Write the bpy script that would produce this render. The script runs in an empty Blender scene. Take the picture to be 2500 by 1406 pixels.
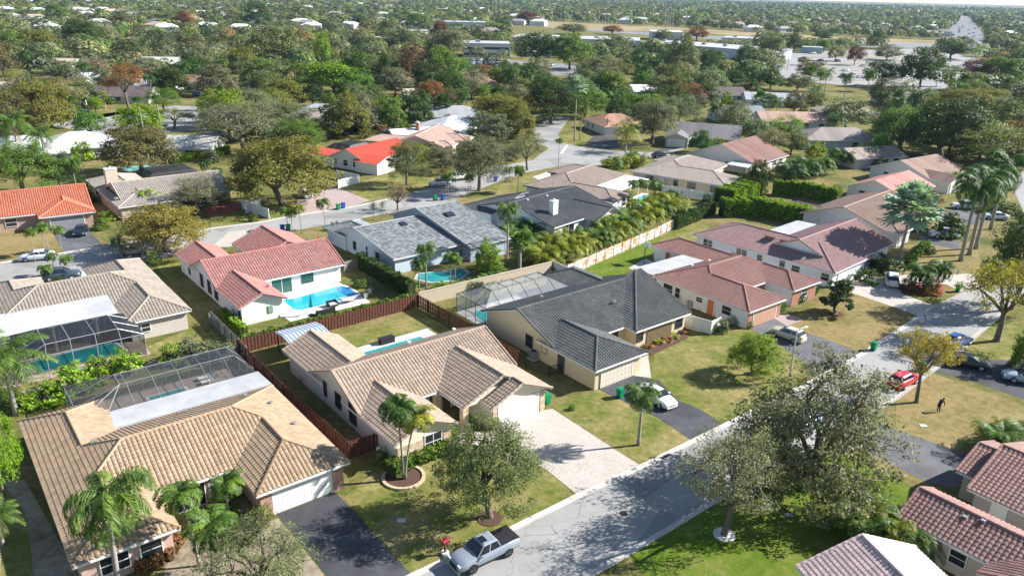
import bpy, math, random
import numpy as np
from mathutils import Vector, Matrix
R_ = math.radians
sc = bpy.context.scene
# ---------------------------------------------------------------- camera, sky, sun, exposure
FPX, CAMH, PITCH, ROLL = 1903.27, 39.0, 20.80, 1.31     # focal length in photo pixels, drone height in metres
_F = np.array([0, math.cos(R_(PITCH)), -math.sin(R_(PITCH))]); _X = np.array([1, 0, 0.]); _U = np.cross(_X, _F)
_X, _U = math.cos(R_(ROLL))*_X + math.sin(R_(ROLL))*_U, -math.sin(R_(ROLL))*_X + math.cos(R_(ROLL))*_U
cam = bpy.data.cameras.new('camera'); co = bpy.data.objects.new('camera', cam); sc.collection.objects.link(co)
co.matrix_world = Matrix(((_X[0], _U[0], -_F[0], 0), (_X[1], _U[1], -_F[1], 0), (_X[2], _U[2], -_F[2], CAMH), (0, 0, 0, 1)))
cam.sensor_width = 36; cam.lens = 36*FPX/2500; cam.clip_start = 0.5; cam.clip_end = 20000
sc.camera = co
SUN_AZ, SUN_EL = 77.0, 33.5
w = bpy.data.worlds.new("World"); sc.world = w; w.use_nodes = True
nt = w.node_tree; bg = nt.nodes['Background']; sky = nt.nodes.new('ShaderNodeTexSky')
sky.sky_type = 'NISHITA'; sky.sun_disc = False; sky.sun_elevation = R_(SUN_EL); sky.sun_rotation = R_(SUN_AZ)
sky.air_density = 1.0; sky.dust_density = 0.3; sky.ozone_density = 1.5
nt.links.new(sky.outputs[0], bg.inputs[0]); bg.inputs[1].default_value = 0.075
sl = bpy.data.lights.new('sun', 'SUN'); sl.energy = 5.0; sl.angle = R_(0.5); sl.color = (1, .98, .95)
so = bpy.data.objects.new('sun', sl); sc.collection.objects.link(so)
sd = Vector((math.sin(R_(SUN_AZ))*math.cos(R_(SUN_EL)), math.cos(R_(SUN_AZ))*math.cos(R_(SUN_EL)), math.sin(R_(SUN_EL))))
so.rotation_euler = sd.to_track_quat('Z', 'Y').to_euler(); so.location = (0, 0, 100)
sc.view_settings.view_transform = 'Standard'; sc.view_settings.look = 'None'
sc.view_settings.exposure = 1.15; sc.view_settings.gamma = 1
sc.cycles.max_bounces = 6; sc.cycles.transparent_max_bounces = 12; sc.cycles.volume_bounces = 0
sc.cycles.diffuse_bounces = 3; sc.cycles.glossy_bounces = 2; sc.cycles.transmission_bounces = 3

def G(x, y, z=0.):                 # photo pixel -> point of the horizontal plane at height z
    d = _F + _X*(x-1250)/FPX - _U*(y-703)/FPX
    return d[:2]*((z-CAMH)/d[2])
def proj(X, Y, Z):
    v = np.array([X, Y, Z-CAMH]); q = v@_F
    return 1250+FPX*(v@_X)/q, 703-FPX*(v@_U)/q, q
C = sc.collection.objects

# ---------------------------------------------------------------- naming helpers
def tag(o, label=None, cat=None, group=None, kind=None):
    if label: o['label'] = label
    if cat: o['category'] = cat
    if group: o['group'] = group
    if kind: o['kind'] = kind
    return o
def empty(name, loc, rz=0., label=None, cat=None, group=None):
    o = bpy.data.objects.new(name, None); C.link(o); o.location = loc; o.rotation_euler = (0, 0, rz)
    o.empty_display_size = .2
    return tag(o, label, cat, group)
class MB:
    def __init__(s): s.v = []; s.f = []; s.uv = []; s.m = []; s.mi = 0
    def poly(s, pts, uv=None):
        n = len(s.v); s.v += [tuple(p) for p in pts]; s.f.append(tuple(range(n, n+len(pts))))
        s.uv += (uv or [(0., 0.)]*len(pts)); s.m.append(s.mi)
    def box(s, x0, y0, z0, x1, y1, z1):
        n = len(s.v)
        s.v += [(x0,y0,z0),(x1,y0,z0),(x1,y1,z0),(x0,y1,z0),(x0,y0,z1),(x1,y0,z1),(x1,y1,z1),(x0,y1,z1)]
        for q in ((0,3,2,1),(4,5,6,7),(0,1,5,4),(1,2,6,5),(2,3,7,6),(3,0,4,7)):
            s.f.append(tuple(n+i for i in q)); s.uv += [(0.,0.)]*4; s.m.append(s.mi)
        return s
    def prism(s, base, z0, z1):
        n = len(s.v); k = len(base)
        s.v += [(p[0],p[1],z0) for p in base] + [(p[0],p[1],z1) for p in base]
        s.f.append(tuple(n+k+i for i in range(k))); s.f.append(tuple(n+k-1-i for i in range(k)))
        s.uv += [(0.,0.)]*(2*k); s.m += [s.mi]*2
        for i in range(k):
            j = (i+1) % k; s.f.append((n+i, n+j, n+k+j, n+k+i)); s.uv += [(0.,0.)]*4; s.m.append(s.mi)
        return s
    def tube(s, path, rad, n=6, cap=True):
        path = [Vector(p) for p in path]; rad = rad if hasattr(rad, '__len__') else [rad]*len(path)
        base = len(s.v); up = Vector((0, 0, 1))
        for i, p in enumerate(path):
            d = (path[min(i+1, len(path)-1)] - path[max(i-1, 0)]).normalized()
            a = d.cross(up if abs(d.z) < .95 else Vector((1, 0, 0))).normalized(); b = d.cross(a)
            for k in range(n):
                t = 2*math.pi*k/n; s.v.append(tuple(p + (a*math.cos(t)+b*math.sin(t))*rad[i]))
        for i in range(len(path)-1):
            for k in range(n):
                k2 = (k+1) % n
                s.f.append((base+i*n+k, base+i*n+k2, base+(i+1)*n+k2, base+(i+1)*n+k)); s.uv += [(0.,0.)]*4; s.m.append(s.mi)
        if cap:
            for i in (0, len(path)-1):
                q = tuple(base+i*n+k for k in range(n)); s.f.append(q if i else q[::-1]); s.uv += [(0.,0.)]*n; s.m.append(s.mi)
        return s
    def mesh(s, name, mats):
        me = bpy.data.meshes.new(name); me.from_pydata(s.v, [], s.f)
        for m in (mats if isinstance(mats, (list, tuple)) else [mats]): me.materials.append(m)
        if isinstance(mats, (list, tuple)) and len(mats) > 1: me.polygons.foreach_set('material_index', s.m)
        u = me.uv_layers.new(name='UVMap'); u.data.foreach_set('uv', np.array(s.uv, dtype=np.float32).ravel())
        me.update(); return me
    def build(s, name, mats, parent=None, smooth=False, bevel=0):
        me = s.mesh(name, mats); o = bpy.data.objects.new(name, me); C.link(o)
        if parent: o.parent = parent
        if smooth: me.polygons.foreach_set('use_smooth', [True]*len(me.polygons))
        if bevel:
            b = o.modifiers.new('b', 'BEVEL'); b.width = bevel; b.segments = 1
        return o
def inst(me, name, parent=None, loc=(0,0,0), rz=0., scale=1., color=None):
    o = bpy.data.objects.new(name, me); C.link(o)
    if parent: o.parent = parent
    o.location = loc; o.rotation_euler = (0, 0, rz)
    o.scale = scale if hasattr(scale, '__len__') else (scale,)*3
    if color: o.color = (*color[:3], 1)
    return o
def qmesh(name, V, mats, UV=None, mi=None, k=4):   # V (n,k,3) loose polygons
    V = np.asarray(V, dtype=np.float32); n = len(V)
    me = bpy.data.meshes.new(name); me.vertices.add(n*k); me.vertices.foreach_set('co', V.reshape(-1))
    me.loops.add(n*k); me.loops.foreach_set('vertex_index', np.arange(n*k, dtype=np.int32))
    me.polygons.add(n); me.polygons.foreach_set('loop_start', np.arange(0, n*k, k, dtype=np.int32))
    me.polygons.foreach_set('loop_total', np.full(n, k, dtype=np.int32))
    for m in (mats if isinstance(mats, (list, tuple)) else [mats]): me.materials.append(m)
    if mi is not None: me.polygons.foreach_set('material_index', np.asarray(mi, dtype=np.int32))
    if UV is not None:
        u = me.uv_layers.new(name='UVMap'); u.data.foreach_set('uv', np.asarray(UV, dtype=np.float32).ravel())
    me.update(calc_edges=True); return me

# ---------------------------------------------------------------- materials
def nodes(name):
    m = bpy.data.materials.new(name); m.use_nodes = True; n = m.node_tree
    return m, n.nodes, n.links, n.nodes['Principled BSDF']
def ramp(N, stops):
    r = N.new('ShaderNodeValToRGB'); e = r.color_ramp.elements
    while len(e) < len(stops): e.new(.5)
    for q, (p, c) in zip(e, stops): q.position = p; q.color = (*c, 1)
    return r
def mix(N, L, a, b, f, t='MIX'):
    m = N.new('ShaderNodeMix'); m.data_type = 'RGBA'; m.blend_type = t
    for s, v in ((m.inputs[6], a), (m.inputs[7], b), (m.inputs[0], f)):
        if hasattr(v, 'is_linked'): L.new(v, s)
        elif hasattr(v, '__len__'): s.default_value = (*v[:3], 1)
        else: s.default_value = v
    return m.outputs[2]
def noise(N, L, scale, detail=4, rough=.6, co=None, w=0):
    n = N.new('ShaderNodeTexNoise'); n.inputs['Scale'].default_value = scale; n.inputs['Detail'].default_value = detail
    n.inputs['Roughness'].default_value = rough
    if co is not None: L.new(co, n.inputs['Vector'])
    return n.outputs['Fac']
def coord(N, what='Object'):
    return N.new('ShaderNodeTexCoord').outputs[what]
def mapr(N, L, v, a, b, c=0., d=1.):
    m = N.new('ShaderNodeMapRange'); L.new(v, m.inputs[0])
    for i, x in enumerate((a, b, c, d)): m.inputs[i+1].default_value = x
    return m.outputs[0]
def flatm(name, col, rough=.7, var=.12, scale=3., spec=.3, metal=0., bump=0., bscale=20):
    m, N, L, b = nodes(name); c = coord(N)
    f = mapr(N, L, noise(N, L, scale, 5, .65, c), .25, .75)
    out = mix(N, L, [x*(1-var) for x in col], [min(1, x*(1+var)) for x in col], f)
    L.new(out, b.inputs['Base Color']); b.inputs['Roughness'].default_value = rough
    b.inputs['Specular IOR Level'].default_value = spec; b.inputs['Metallic'].default_value = metal
    if bump:
        bm = N.new('ShaderNodeBump'); bm.inputs['Strength'].default_value = bump; bm.inputs['Distance'].default_value = .03
        L.new(noise(N, L, bscale, 4, .6, c), bm.inputs['Height']); L.new(bm.outputs[0], b.inputs['Normal'])
    return m
_rm = {}
def roofm(col, var=.16, stain=.35, grey=(.32, .30, .27), rough=.75):
    k = (tuple(col), var, stain)
    if k in _rm: return _rm[k]
    m, N, L, b = nodes('roof_tile'); uv = coord(N, 'UV'); c = coord(N)
    fl = N.new('ShaderNodeVectorMath'); fl.operation = 'FLOOR'; L.new(uv, fl.inputs[0])
    wn = N.new('ShaderNodeTexWhiteNoise'); wn.noise_dimensions = '2D'; L.new(fl.outputs[0], wn.inputs['Vector'])
    base = mix(N, L, [x*(1-var) for x in col], [min(1, x*(1+var)) for x in col], wn.outputs[0])
    base = mix(N, L, base, grey, mapr(N, L, noise(N, L, .35, 6, .7, c), .45, .8, 0, stain))
    base = mix(N, L, base, [x*.5 for x in col], mapr(N, L, noise(N, L, 1.7, 6, .75, c), .5, .75, 0, stain*1.3))
    base = mix(N, L, base, [x*.45+.02 for x in col], mapr(N, L, noise(N, L, .18, 5, .7, c), .52, .75, 0, stain))
    mp = N.new('ShaderNodeMapping'); mp.inputs['Scale'].default_value = (1.1, .12, 1); L.new(uv, mp.inputs[0])
    base = mix(N, L, base, [x*.42+.015 for x in col], mapr(N, L, noise(N, L, 1.0, 4, .7, mp.outputs[0]), .54, .72, 0, stain*1.2))
    L.new(base, b.inputs['Base Color']); b.inputs['Roughness'].default_value = rough; b.inputs['Specular IOR Level'].default_value = .25
    _rm[k] = m; return m
_wm = {}
def wallm(col, rust=0.):
    k = (tuple(col), rust)
    if k in _wm: return _wm[k]
    m, N, L, b = nodes('stucco'); c = coord(N)
    base = mix(N, L, [x*.88 for x in col], col, mapr(N, L, noise(N, L, 1.2, 6, .7, c), .3, .6))
    sp = N.new('ShaderNodeSeparateXYZ'); L.new(c, sp.inputs[0])
    low = mapr(N, L, sp.outputs[2], 0., .9, 1., 0.)
    if rust:
        mm = N.new('ShaderNodeMath'); mm.operation = 'MULTIPLY'; L.new(low, mm.inputs[0])
        L.new(mapr(N, L, noise(N, L, .55, 5, .6, c), .52, .6, 0, rust), mm.inputs[1])
        base = mix(N, L, base, (.32, .14, .05), mm.outputs[0])
    bm = N.new('ShaderNodeBump'); bm.inputs['Strength'].default_value = .25; bm.inputs['Distance'].default_value = .02
    L.new(noise(N, L, 30, 3, .6, c), bm.inputs['Height']); L.new(bm.outputs[0], b.inputs['Normal'])
    L.new(base, b.inputs['Base Color']); b.inputs['Roughness'].default_value = .85; b.inputs['Specular IOR Level'].default_value = .2
    _wm[k] = m; return m
def stonem(name, a, b_, mort, scale):
    m, N, L, b = nodes(name); c = coord(N)
    v = N.new('ShaderNodeTexVoronoi'); v.inputs['Scale'].default_value = scale; L.new(c, v.inputs['Vector'])
    r = ramp(N, [(0, a), (1, b_)]); sp = N.new('ShaderNodeSeparateColor'); L.new(v.outputs['Color'], sp.inputs[0]); L.new(sp.outputs[0], r.inputs[0])
    v2 = N.new('ShaderNodeTexVoronoi'); v2.feature = 'DISTANCE_TO_EDGE'; v2.inputs['Scale'].default_value = scale; L.new(c, v2.inputs['Vector'])
    L.new(mix(N, L, mort, r.outputs[0], mapr(N, L, v2.outputs['Distance'], 0, .06)), b.inputs['Base Color'])
    b.inputs['Roughness'].default_value = .8; return m
def glassm(name, col=(.02, .025, .03), rough=.12):
    m, N, L, b = nodes(name); b.inputs['Base Color'].default_value = (*col, 1); b.inputs['Roughness'].default_value = rough
    b.inputs['Specular IOR Level'].default_value = .7; return m
def leafm(name='leaf', trans=.35, gloss=.35, hue=.35):
    m, N, L, b = nodes(name); c = coord(N)
    oi = N.new('ShaderNodeObjectInfo')
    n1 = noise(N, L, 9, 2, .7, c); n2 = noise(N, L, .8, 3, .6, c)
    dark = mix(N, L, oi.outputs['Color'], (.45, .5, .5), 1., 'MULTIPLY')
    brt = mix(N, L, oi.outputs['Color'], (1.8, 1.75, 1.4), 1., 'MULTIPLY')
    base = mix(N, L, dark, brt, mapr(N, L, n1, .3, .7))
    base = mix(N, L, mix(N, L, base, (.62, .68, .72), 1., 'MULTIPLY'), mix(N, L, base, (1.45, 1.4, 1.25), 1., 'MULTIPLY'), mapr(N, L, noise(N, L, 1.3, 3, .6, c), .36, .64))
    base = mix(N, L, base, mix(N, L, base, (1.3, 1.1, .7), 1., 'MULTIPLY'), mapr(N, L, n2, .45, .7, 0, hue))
    L.new(base, b.inputs['Base Color']); b.inputs['Roughness'].default_value = .55; b.inputs['Specular IOR Level'].default_value = gloss
    t = N.new('ShaderNodeBsdfTranslucent'); L.new(mix(N, L, base, (1.3, 1.4, .6), 1., 'MULTIPLY'), t.inputs[0])
    ms = N.new('ShaderNodeMixShader'); ms.inputs[0].default_value = trans; L.new(b.outputs[0], ms.inputs[1]); L.new(t.outputs[0], ms.inputs[2])
    L.new(ms.outputs[0], N['Material Output'].inputs[0]); return m
def grassm(name, cols, sc_=.12, blade=14, dry=.5):
    m, N, L, b = nodes(name); c = coord(N)
    r = ramp(N, [(.3, cols[0]), (.43, cols[1]), (.55, cols[2]), (.68, cols[3])])
    a = N.new('ShaderNodeMath'); a.operation = 'ADD'; L.new(noise(N, L, sc_, 7, .66, c), a.inputs[0])
    L.new(mapr(N, L, noise(N, L, 1.3, 5, .7, c), .3, .7, -.15, .15), a.inputs[1]); L.new(a.outputs[0], r.inputs[0])
    f = mapr(N, L, noise(N, L, blade, 3, .7, c), .25, .75)
    base = mix(N, L, mix(N, L, r.outputs[0], (.5, .52, .5), 1., 'MULTIPLY'), mix(N, L, r.outputs[0], (1.4, 1.35, 1.2), 1., 'MULTIPLY'), f)
    L.new(base, b.inputs['Base Color']); b.inputs['Roughness'].default_value = .9; b.inputs['Specular IOR Level'].default_value = .1
    bm = N.new('ShaderNodeBump'); bm.inputs['Strength'].default_value = .8; bm.inputs['Distance'].default_value = .09
    L.new(noise(N, L, 7, 6, .75, c), bm.inputs['Height']); L.new(bm.outputs[0], b.inputs['Normal']); return m
def pavem(name, col, scale=.3, var=.25, crack=0.,  brick=None, stain=.3, rough=.85):
    m, N, L, b = nodes(name); c = coord(N)
    base = mix(N, L, [x*(1-var) for x in col], [x*(1+var*.5) for x in col], mapr(N, L, noise(N, L, scale, 7, .7, c), .3, .7))
    base = mix(N, L, base, [x*.6 for x in col], mapr(N, L, noise(N, L, scale*3.7, 5, .75, c), .52, .8, 0, stain))
    base = mix(N, L, base, mix(N, L, base, (1.25, 1.25, 1.25), 1., 'MULTIPLY'), mapr(N, L, noise(N, L, 40, 2, .6, c), .3, .7))
    if crack:
        dn = N.new('ShaderNodeTexNoise'); dn.inputs['Scale'].default_value = .6; dn.inputs['Detail'].default_value = 6; L.new(c, dn.inputs['Vector'])
        av = N.new('ShaderNodeVectorMath'); av.operation = 'MULTIPLY_ADD'; L.new(dn.outputs['Color'], av.inputs[0]); av.inputs[1].default_value = (2.2, 2.2, 0); L.new(c, av.inputs[2])
        vo = N.new('ShaderNodeTexVoronoi'); vo.feature = 'DISTANCE_TO_EDGE'; vo.inputs['Scale'].default_value = .13; L.new(av.outputs[0], vo.inputs['Vector'])
        base = mix(N, L, [x*.45 for x in col], base, mapr(N, L, vo.outputs['Distance'], .0, .006, 1-crack, 1))
        v3 = N.new('ShaderNodeTexVoronoi'); v3.inputs['Scale'].default_value = .16; L.new(c, v3.inputs['Vector']); sp = N.new('ShaderNodeSeparateColor'); L.new(v3.outputs['Color'], sp.inputs[0])
        base = mix(N, L, base, mix(N, L, base, (.8, .8, .82), 1., 'MULTIPLY'), mapr(N, L, sp.outputs[0], .72, .74, 0, 1))
    if brick:
        br = N.new('ShaderNodeTexBrick'); br.inputs['Scale'].default_value = brick; L.new(c, br.inputs['Vector'])
        br.inputs['Color1'].default_value = (1, 1, 1, 1); br.inputs['Color2'].default_value = (.75, .72, .7, 1); br.inputs['Mortar'].default_value = (.6, .58, .55, 1)
        base = mix(N, L, base, br.outputs[0], 1., 'MULTIPLY')
    L.new(base, b.inputs['Base Color']); b.inputs['Roughness'].default_value = rough; b.inputs['Specular IOR Level'].default_value = .25
    bm = N.new('ShaderNodeBump'); bm.inputs['Strength'].default_value = .2; bm.inputs['Distance'].default_value = .01
    L.new(noise(N, L, 50, 3, .6, c), bm.inputs['Height']); L.new(bm.outputs[0], b.inputs['Normal']); return m
def screenm(name, col, alpha):
    m, N, L, b = nodes(name); b.inputs['Base Color'].default_value = (*col, 1); b.inputs['Roughness'].default_value = .5
    t = N.new('ShaderNodeBsdfTransparent'); ms = N.new('ShaderNodeMixShader'); ms.inputs[0].default_value = alpha
    L.new(t.outputs[0], ms.inputs[1]); L.new(b.outputs[0], ms.inputs[2]); L.new(ms.outputs[0], N['Material Output'].inputs[0]); return m
def waterm(name, a, b_):
    m, N, L, b = nodes(name); c = coord(N)
    L.new(mix(N, L, a, b_, mapr(N, L, noise(N, L, .35, 2, .5, c), .35, .65)), b.inputs['Base Color'])
    b.inputs['Roughness'].default_value = .06; b.inputs['Specular IOR Level'].default_value = .5
    bm = N.new('ShaderNodeBump'); bm.inputs['Strength'].default_value = .15; bm.inputs['Distance'].default_value = .03
    L.new(noise(N, L, 3, 3, .6, c), bm.inputs['Height']); L.new(bm.outputs[0], b.inputs['Normal']); return m
WHITE = flatm('white_paint', (.74, .74, .72), .6, .06)
TRIM = flatm('white_trim', (.66, .66, .64), .6, .06)
DARKTRIM = flatm('dark_trim', (.1, .085, .08), .6, .1)
GLASS = glassm('window_glass'); GGLASS = glassm('green_glass', (.03, .09, .07))
SHUT = flatm('shutter', (.05, .055, .06), .6)
GARW = flatm('garage_white', (.72, .71, .68), .6, .05); GARB = flatm('garage_brown', (.16, .10, .06), .6); GARC = flatm('garage_cream', (.62, .56, .45), .6, .05)
GARG = flatm('garage_grey', (.28, .28, .29), .6); GART = flatm('garage_terracotta', (.5, .3, .2), .6)
ORANGE = flatm('orange_door', (.55, .17, .05), .6, .08); BROWN = flatm('brown_wood', (.14, .07, .045), .7, .25, 4)
METAL = flatm('grey_metal', (.35, .36, .37), .45, .1, spec=.5, metal=.4); BLACK = flatm('black_rubber', (.02, .02, .022), .7)
BLKM = flatm('black_metal', (.025, .025, .028), .5, .1); CONC = pavem('concrete', (.46, .44, .41))
DECK = pavem('pool_deck', (.66, .63, .58), .5, .08, stain=.12); DECKT = pavem('deck_tan', (.36, .29, .24), .5, .15, brick=1.6)
BARK = flatm('bark', (.16, .13, .105), .9, .35, 6, .1, bump=.6, bscale=8); BARKG = flatm('palm_bark', (.30, .27, .235), .85, .25, 5, .1)
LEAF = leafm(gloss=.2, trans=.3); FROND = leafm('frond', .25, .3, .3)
GROUND = grassm('ground_grass', [(.07, .09, .02), (.12, .13, .035), (.19, .165, .065), (.27, .21, .11)], .09)
LAWN = grassm('green_lawn', [(.09, .125, .02), (.15, .165, .04), (.22, .20, .075), (.33, .26, .13)], .2)
BRIGHT = grassm('bright_lawn', [(.055, .105, .008), (.09, .15, .012), (.13, .175, .025), (.2, .2, .06)], .2)
DRY = grassm('dry_lawn', [(.14, .12, .04), (.2, .165, .065), (.27, .21, .10), (.30, .23, .12)], .12)
DIRT = grassm('sandy_dirt', [(.17, .13, .09), (.26, .21, .16), (.34, .29, .23), (.40, .35, .29)], .2)
MULCH = flatm('mulch', (.09, .05, .035), .95, .4, 12); REDMULCH = flatm('red_mulch', (.28, .07, .04), .95, .3, 8)
ROAD = pavem('road_asphalt', (.285, .275, .26), .12, .16, .7, stain=.45); CONCK = pavem('kerb_concrete', (.42, .39, .35), .5, .15)
ASPH = pavem('driveway_asphalt', (.07, .071, .075), .4, .4, .5, stain=.3); ASPHG = pavem('driveway_grey', (.12, .12, .125), .4, .35, .5, stain=.45)
PAVER = pavem('driveway_pavers', (.50, .45, .40), .3, .12, brick=3.2, stain=.15); PINKP = pavem('pink_pavers', (.42, .33, .31), .3, .12, brick=3)
GRAVEL = flatm('white_gravel', (.6, .58, .55), .9, .3, 25)
POOLW = waterm('pool_water', (.015, .33, .42), (.03, .42, .5)); POOLT = waterm('pool_water_teal', (.02, .22, .22), (.03, .3, .3)); POOLD = waterm('pool_water_deep', (.01, .16, .34), (.01, .2, .4))
FLATR = pavem('flat_roof', (.40, .40, .40), .25, .3, stain=.7)
STONE = stonem('cut_stone', (.42, .28, .13), (.62, .52, .38), (.3, .25, .2), 3.5); BRICK = stonem('brick', (.30, .13, .09), (.48, .30, .23), (.4, .35, .3), 6)
# ---------------------------------------------------------------- houses
def clip(poly, a, b, c):           # keep a*x+b*y+c >= 0
    out = []; n = len(poly)
    for i in range(n):
        p, q = poly[i], poly[(i+1) % n]; dp = a*p[0]+b*p[1]+c; dq = a*q[0]+b*q[1]+c
        if dp >= -1e-9: out.append(p)
        if (dp > 1e-9 and dq < -1e-9) or (dp < -1e-9 and dq > 1e-9):
            t = dp/(dp-dq); out.append((p[0]+t*(q[0]-p[0]), p[1]+t*(q[1]-p[1])))
    return out if len(out) > 2 else []
def area(p): return abs(sum(p[i][0]*p[(i+1) % len(p)][1]-p[(i+1) % len(p)][0]*p[i][1] for i in range(len(p))))/2
class Block:
    # rectangle of the eaves, which sides are gables, pitch, eave height; lin: plane of each sloped side as z = a x + b y + c
    def __init__(s, x0, y0, x1, y1, gables='', pitch=.38, ze=2.5, walls=True, wb=0.):
        s.r = (x0, y0, x1, y1); s.g = gables; s.ze = ze; s.walls = walls; s.wb = wb
        p = pitch if isinstance(pitch, dict) else {k: pitch for k in 'WESN'}; s.p = p
        s.pl = {}
        if 'W' not in gables: s.pl['W'] = (p['W'], 0., ze-p['W']*x0)
        if 'E' not in gables: s.pl['E'] = (-p['E'], 0., ze+p['E']*x1)
        if 'S' not in gables: s.pl['S'] = (0., p['S'], ze-p['S']*y0)
        if 'N' not in gables: s.pl['N'] = (0., -p['N'], ze+p['N']*y1)
    def h(s, x, y):
        x0, y0, x1, y1 = s.r
        if x < x0-1e-6 or x > x1+1e-6 or y < y0-1e-6 or y > y1+1e-6: return -9.
        return min(a*x+b*y+c for a, b, c in s.pl.values())
    def face(s, k):
        x0, y0, x1, y1 = s.r; poly = [(x0, y0), (x1, y0), (x1, y1), (x0, y1)]; A = s.pl[k]
        for j, B in s.pl.items():
            if j != k: poly = clip(poly, B[0]-A[0], B[1]-A[1], B[2]-A[2])
        return poly
def faces(blocks):
    out = []
    for i, b in enumerate(blocks):
        for k in b.pl:
            A = b.pl[k]; pieces = [b.face(k)]
            for j, o in enumerate(blocks):
                if j == i: continue
                x0, y0, x1, y1 = o.r
                cons = [(1, 0, -x0), (-1, 0, x1), (0, 1, -y0), (0, -1, y1)]; dead = False
                for B in o.pl.values():
                    d = (B[0]-A[0], B[1]-A[1], B[2]-A[2])
                    if abs(d[0])+abs(d[1]) < 1e-6:
                        if abs(d[2]) < 1e-3:
                            if j > i: dead = True
                        elif d[2] < 0: dead = True
                    else: cons.append(d)
                if dead: continue
                new = []
                for p in pieces:
                    rest = p
                    for (a, c_, e) in cons:
                        if not rest: break
                        o_ = clip(rest, -a, -c_, -e)
                        if o_ and area(o_) > 1e-3: new.append(o_)
                        rest = clip(rest, a, c_, e)
                    if rest and len(rest) > 2 and area(rest) < 1e-3: pass
                pieces = new
            for p in pieces:
                if area(p) > 2e-3: out.append((i, k, p))
    return out
TILE = {'barrel': (.36, .40, [(0, 0), (.2, .055), (.5, .08), (.8, .055), (1, 0)], .035),
        'small': (.30, .36, [(0, 0), (.25, .045), (.5, .065), (.75, .045), (1, 0)], .03),
        'flat': (.5, .42, [(0, 0), (.04, .03), (.96, .03), (1, 0)], .05),
        'metal': (.45, 50., [(0, 0), (.03, .05), (.11, .05), (.14, 0), (1, 0)], 0),
        'plain': (1.2, 50., [(0, 0), (1, 0)], 0)}
def tile_faces(V, UV, b, k, poly, style):
    P, crs, prof, step = TILE[style]; A = b.pl[k]; x0, y0, x1, y1 = b.r
    sl = math.hypot(A[0], A[1]); cd = crs/math.sqrt(1+sl*sl)
    # (a, d): along the eave, in plan up the slope
    to = {'S': lambda x, y: (x, y-y0), 'N': lambda x, y: (-x, y1-y), 'W': lambda x, y: (-y, x-x0), 'E': lambda x, y: (y, x1-x)}[k]
    fr = {'S': lambda a, d: (a, d+y0), 'N': lambda a, d: (-a, y1-d), 'W': lambda a, d: (d+x0, -a), 'E': lambda a, d: (x1-d, a)}[k]
    pp = [to(*q) for q in poly]
    if sum(pp[i][0]*pp[(i+1) % len(pp)][1]-pp[(i+1) % len(pp)][0]*pp[i][1] for i in range(len(pp))) < 0: pp = pp[::-1]
    a0, a1 = min(q[0] for q in pp), max(q[0] for q in pp); d0, d1 = min(q[1] for q in pp), max(q[1] for q in pp)
    def zz(a, d, fa, fd):
        return b.ze + sl*d + np.interp(fa, [q[0] for q in prof], [q[1] for q in prof]) + step*(1-fd)
    cs = [(c+prof[i][0], c+prof[i+1][0], c, i) for c in range(math.floor(a0/P), math.ceil(a1/P)+1) for i in range(len(prof)-1)]
    rs = range(math.floor(d0/cd), math.ceil(d1/cd)+1)
    hp = [(-(pp[(i+1) % len(pp)][1]-pp[i][1]), pp[(i+1) % len(pp)][0]-pp[i][0]) for i in range(len(pp))]
    hc = [-(n[0]*p[0]+n[1]*p[1]) for n, p in zip(hp, pp)]
    for (u0, u1, c, i) in cs:
        A0, A1 = u0*P, u1*P
        if A1 < a0 or A0 > a1: continue
        h0, h1 = prof[i][1], prof[i+1][1]
        for r in rs:
            D0, D1 = r*cd, (r+1)*cd
            cell = [(A0, D0), (A1, D0), (A1, D1), (A0, D1)]
            full = all(n[0]*q[0]+n[1]*q[1]+k_ >= -1e-9 for n, k_ in zip(hp, hc) for q in cell)
            if not full:
                for n, k_ in zip(hp, hc):
                    cell = clip(cell, n[0], n[1], k_)
                    if not cell: break
                if not cell: continue
            pts = []
            for (a, d) in cell:
                fa = (a-A0)/(A1-A0); fd = (d-D0)/cd
                x, y = fr(a, d); pts.append((x, y, b.ze+sl*d+h0+(h1-h0)*fa+step*(1-fd)))
            V.append(pts); UV.append([(c+.5, r+.5)]*len(pts))
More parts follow.
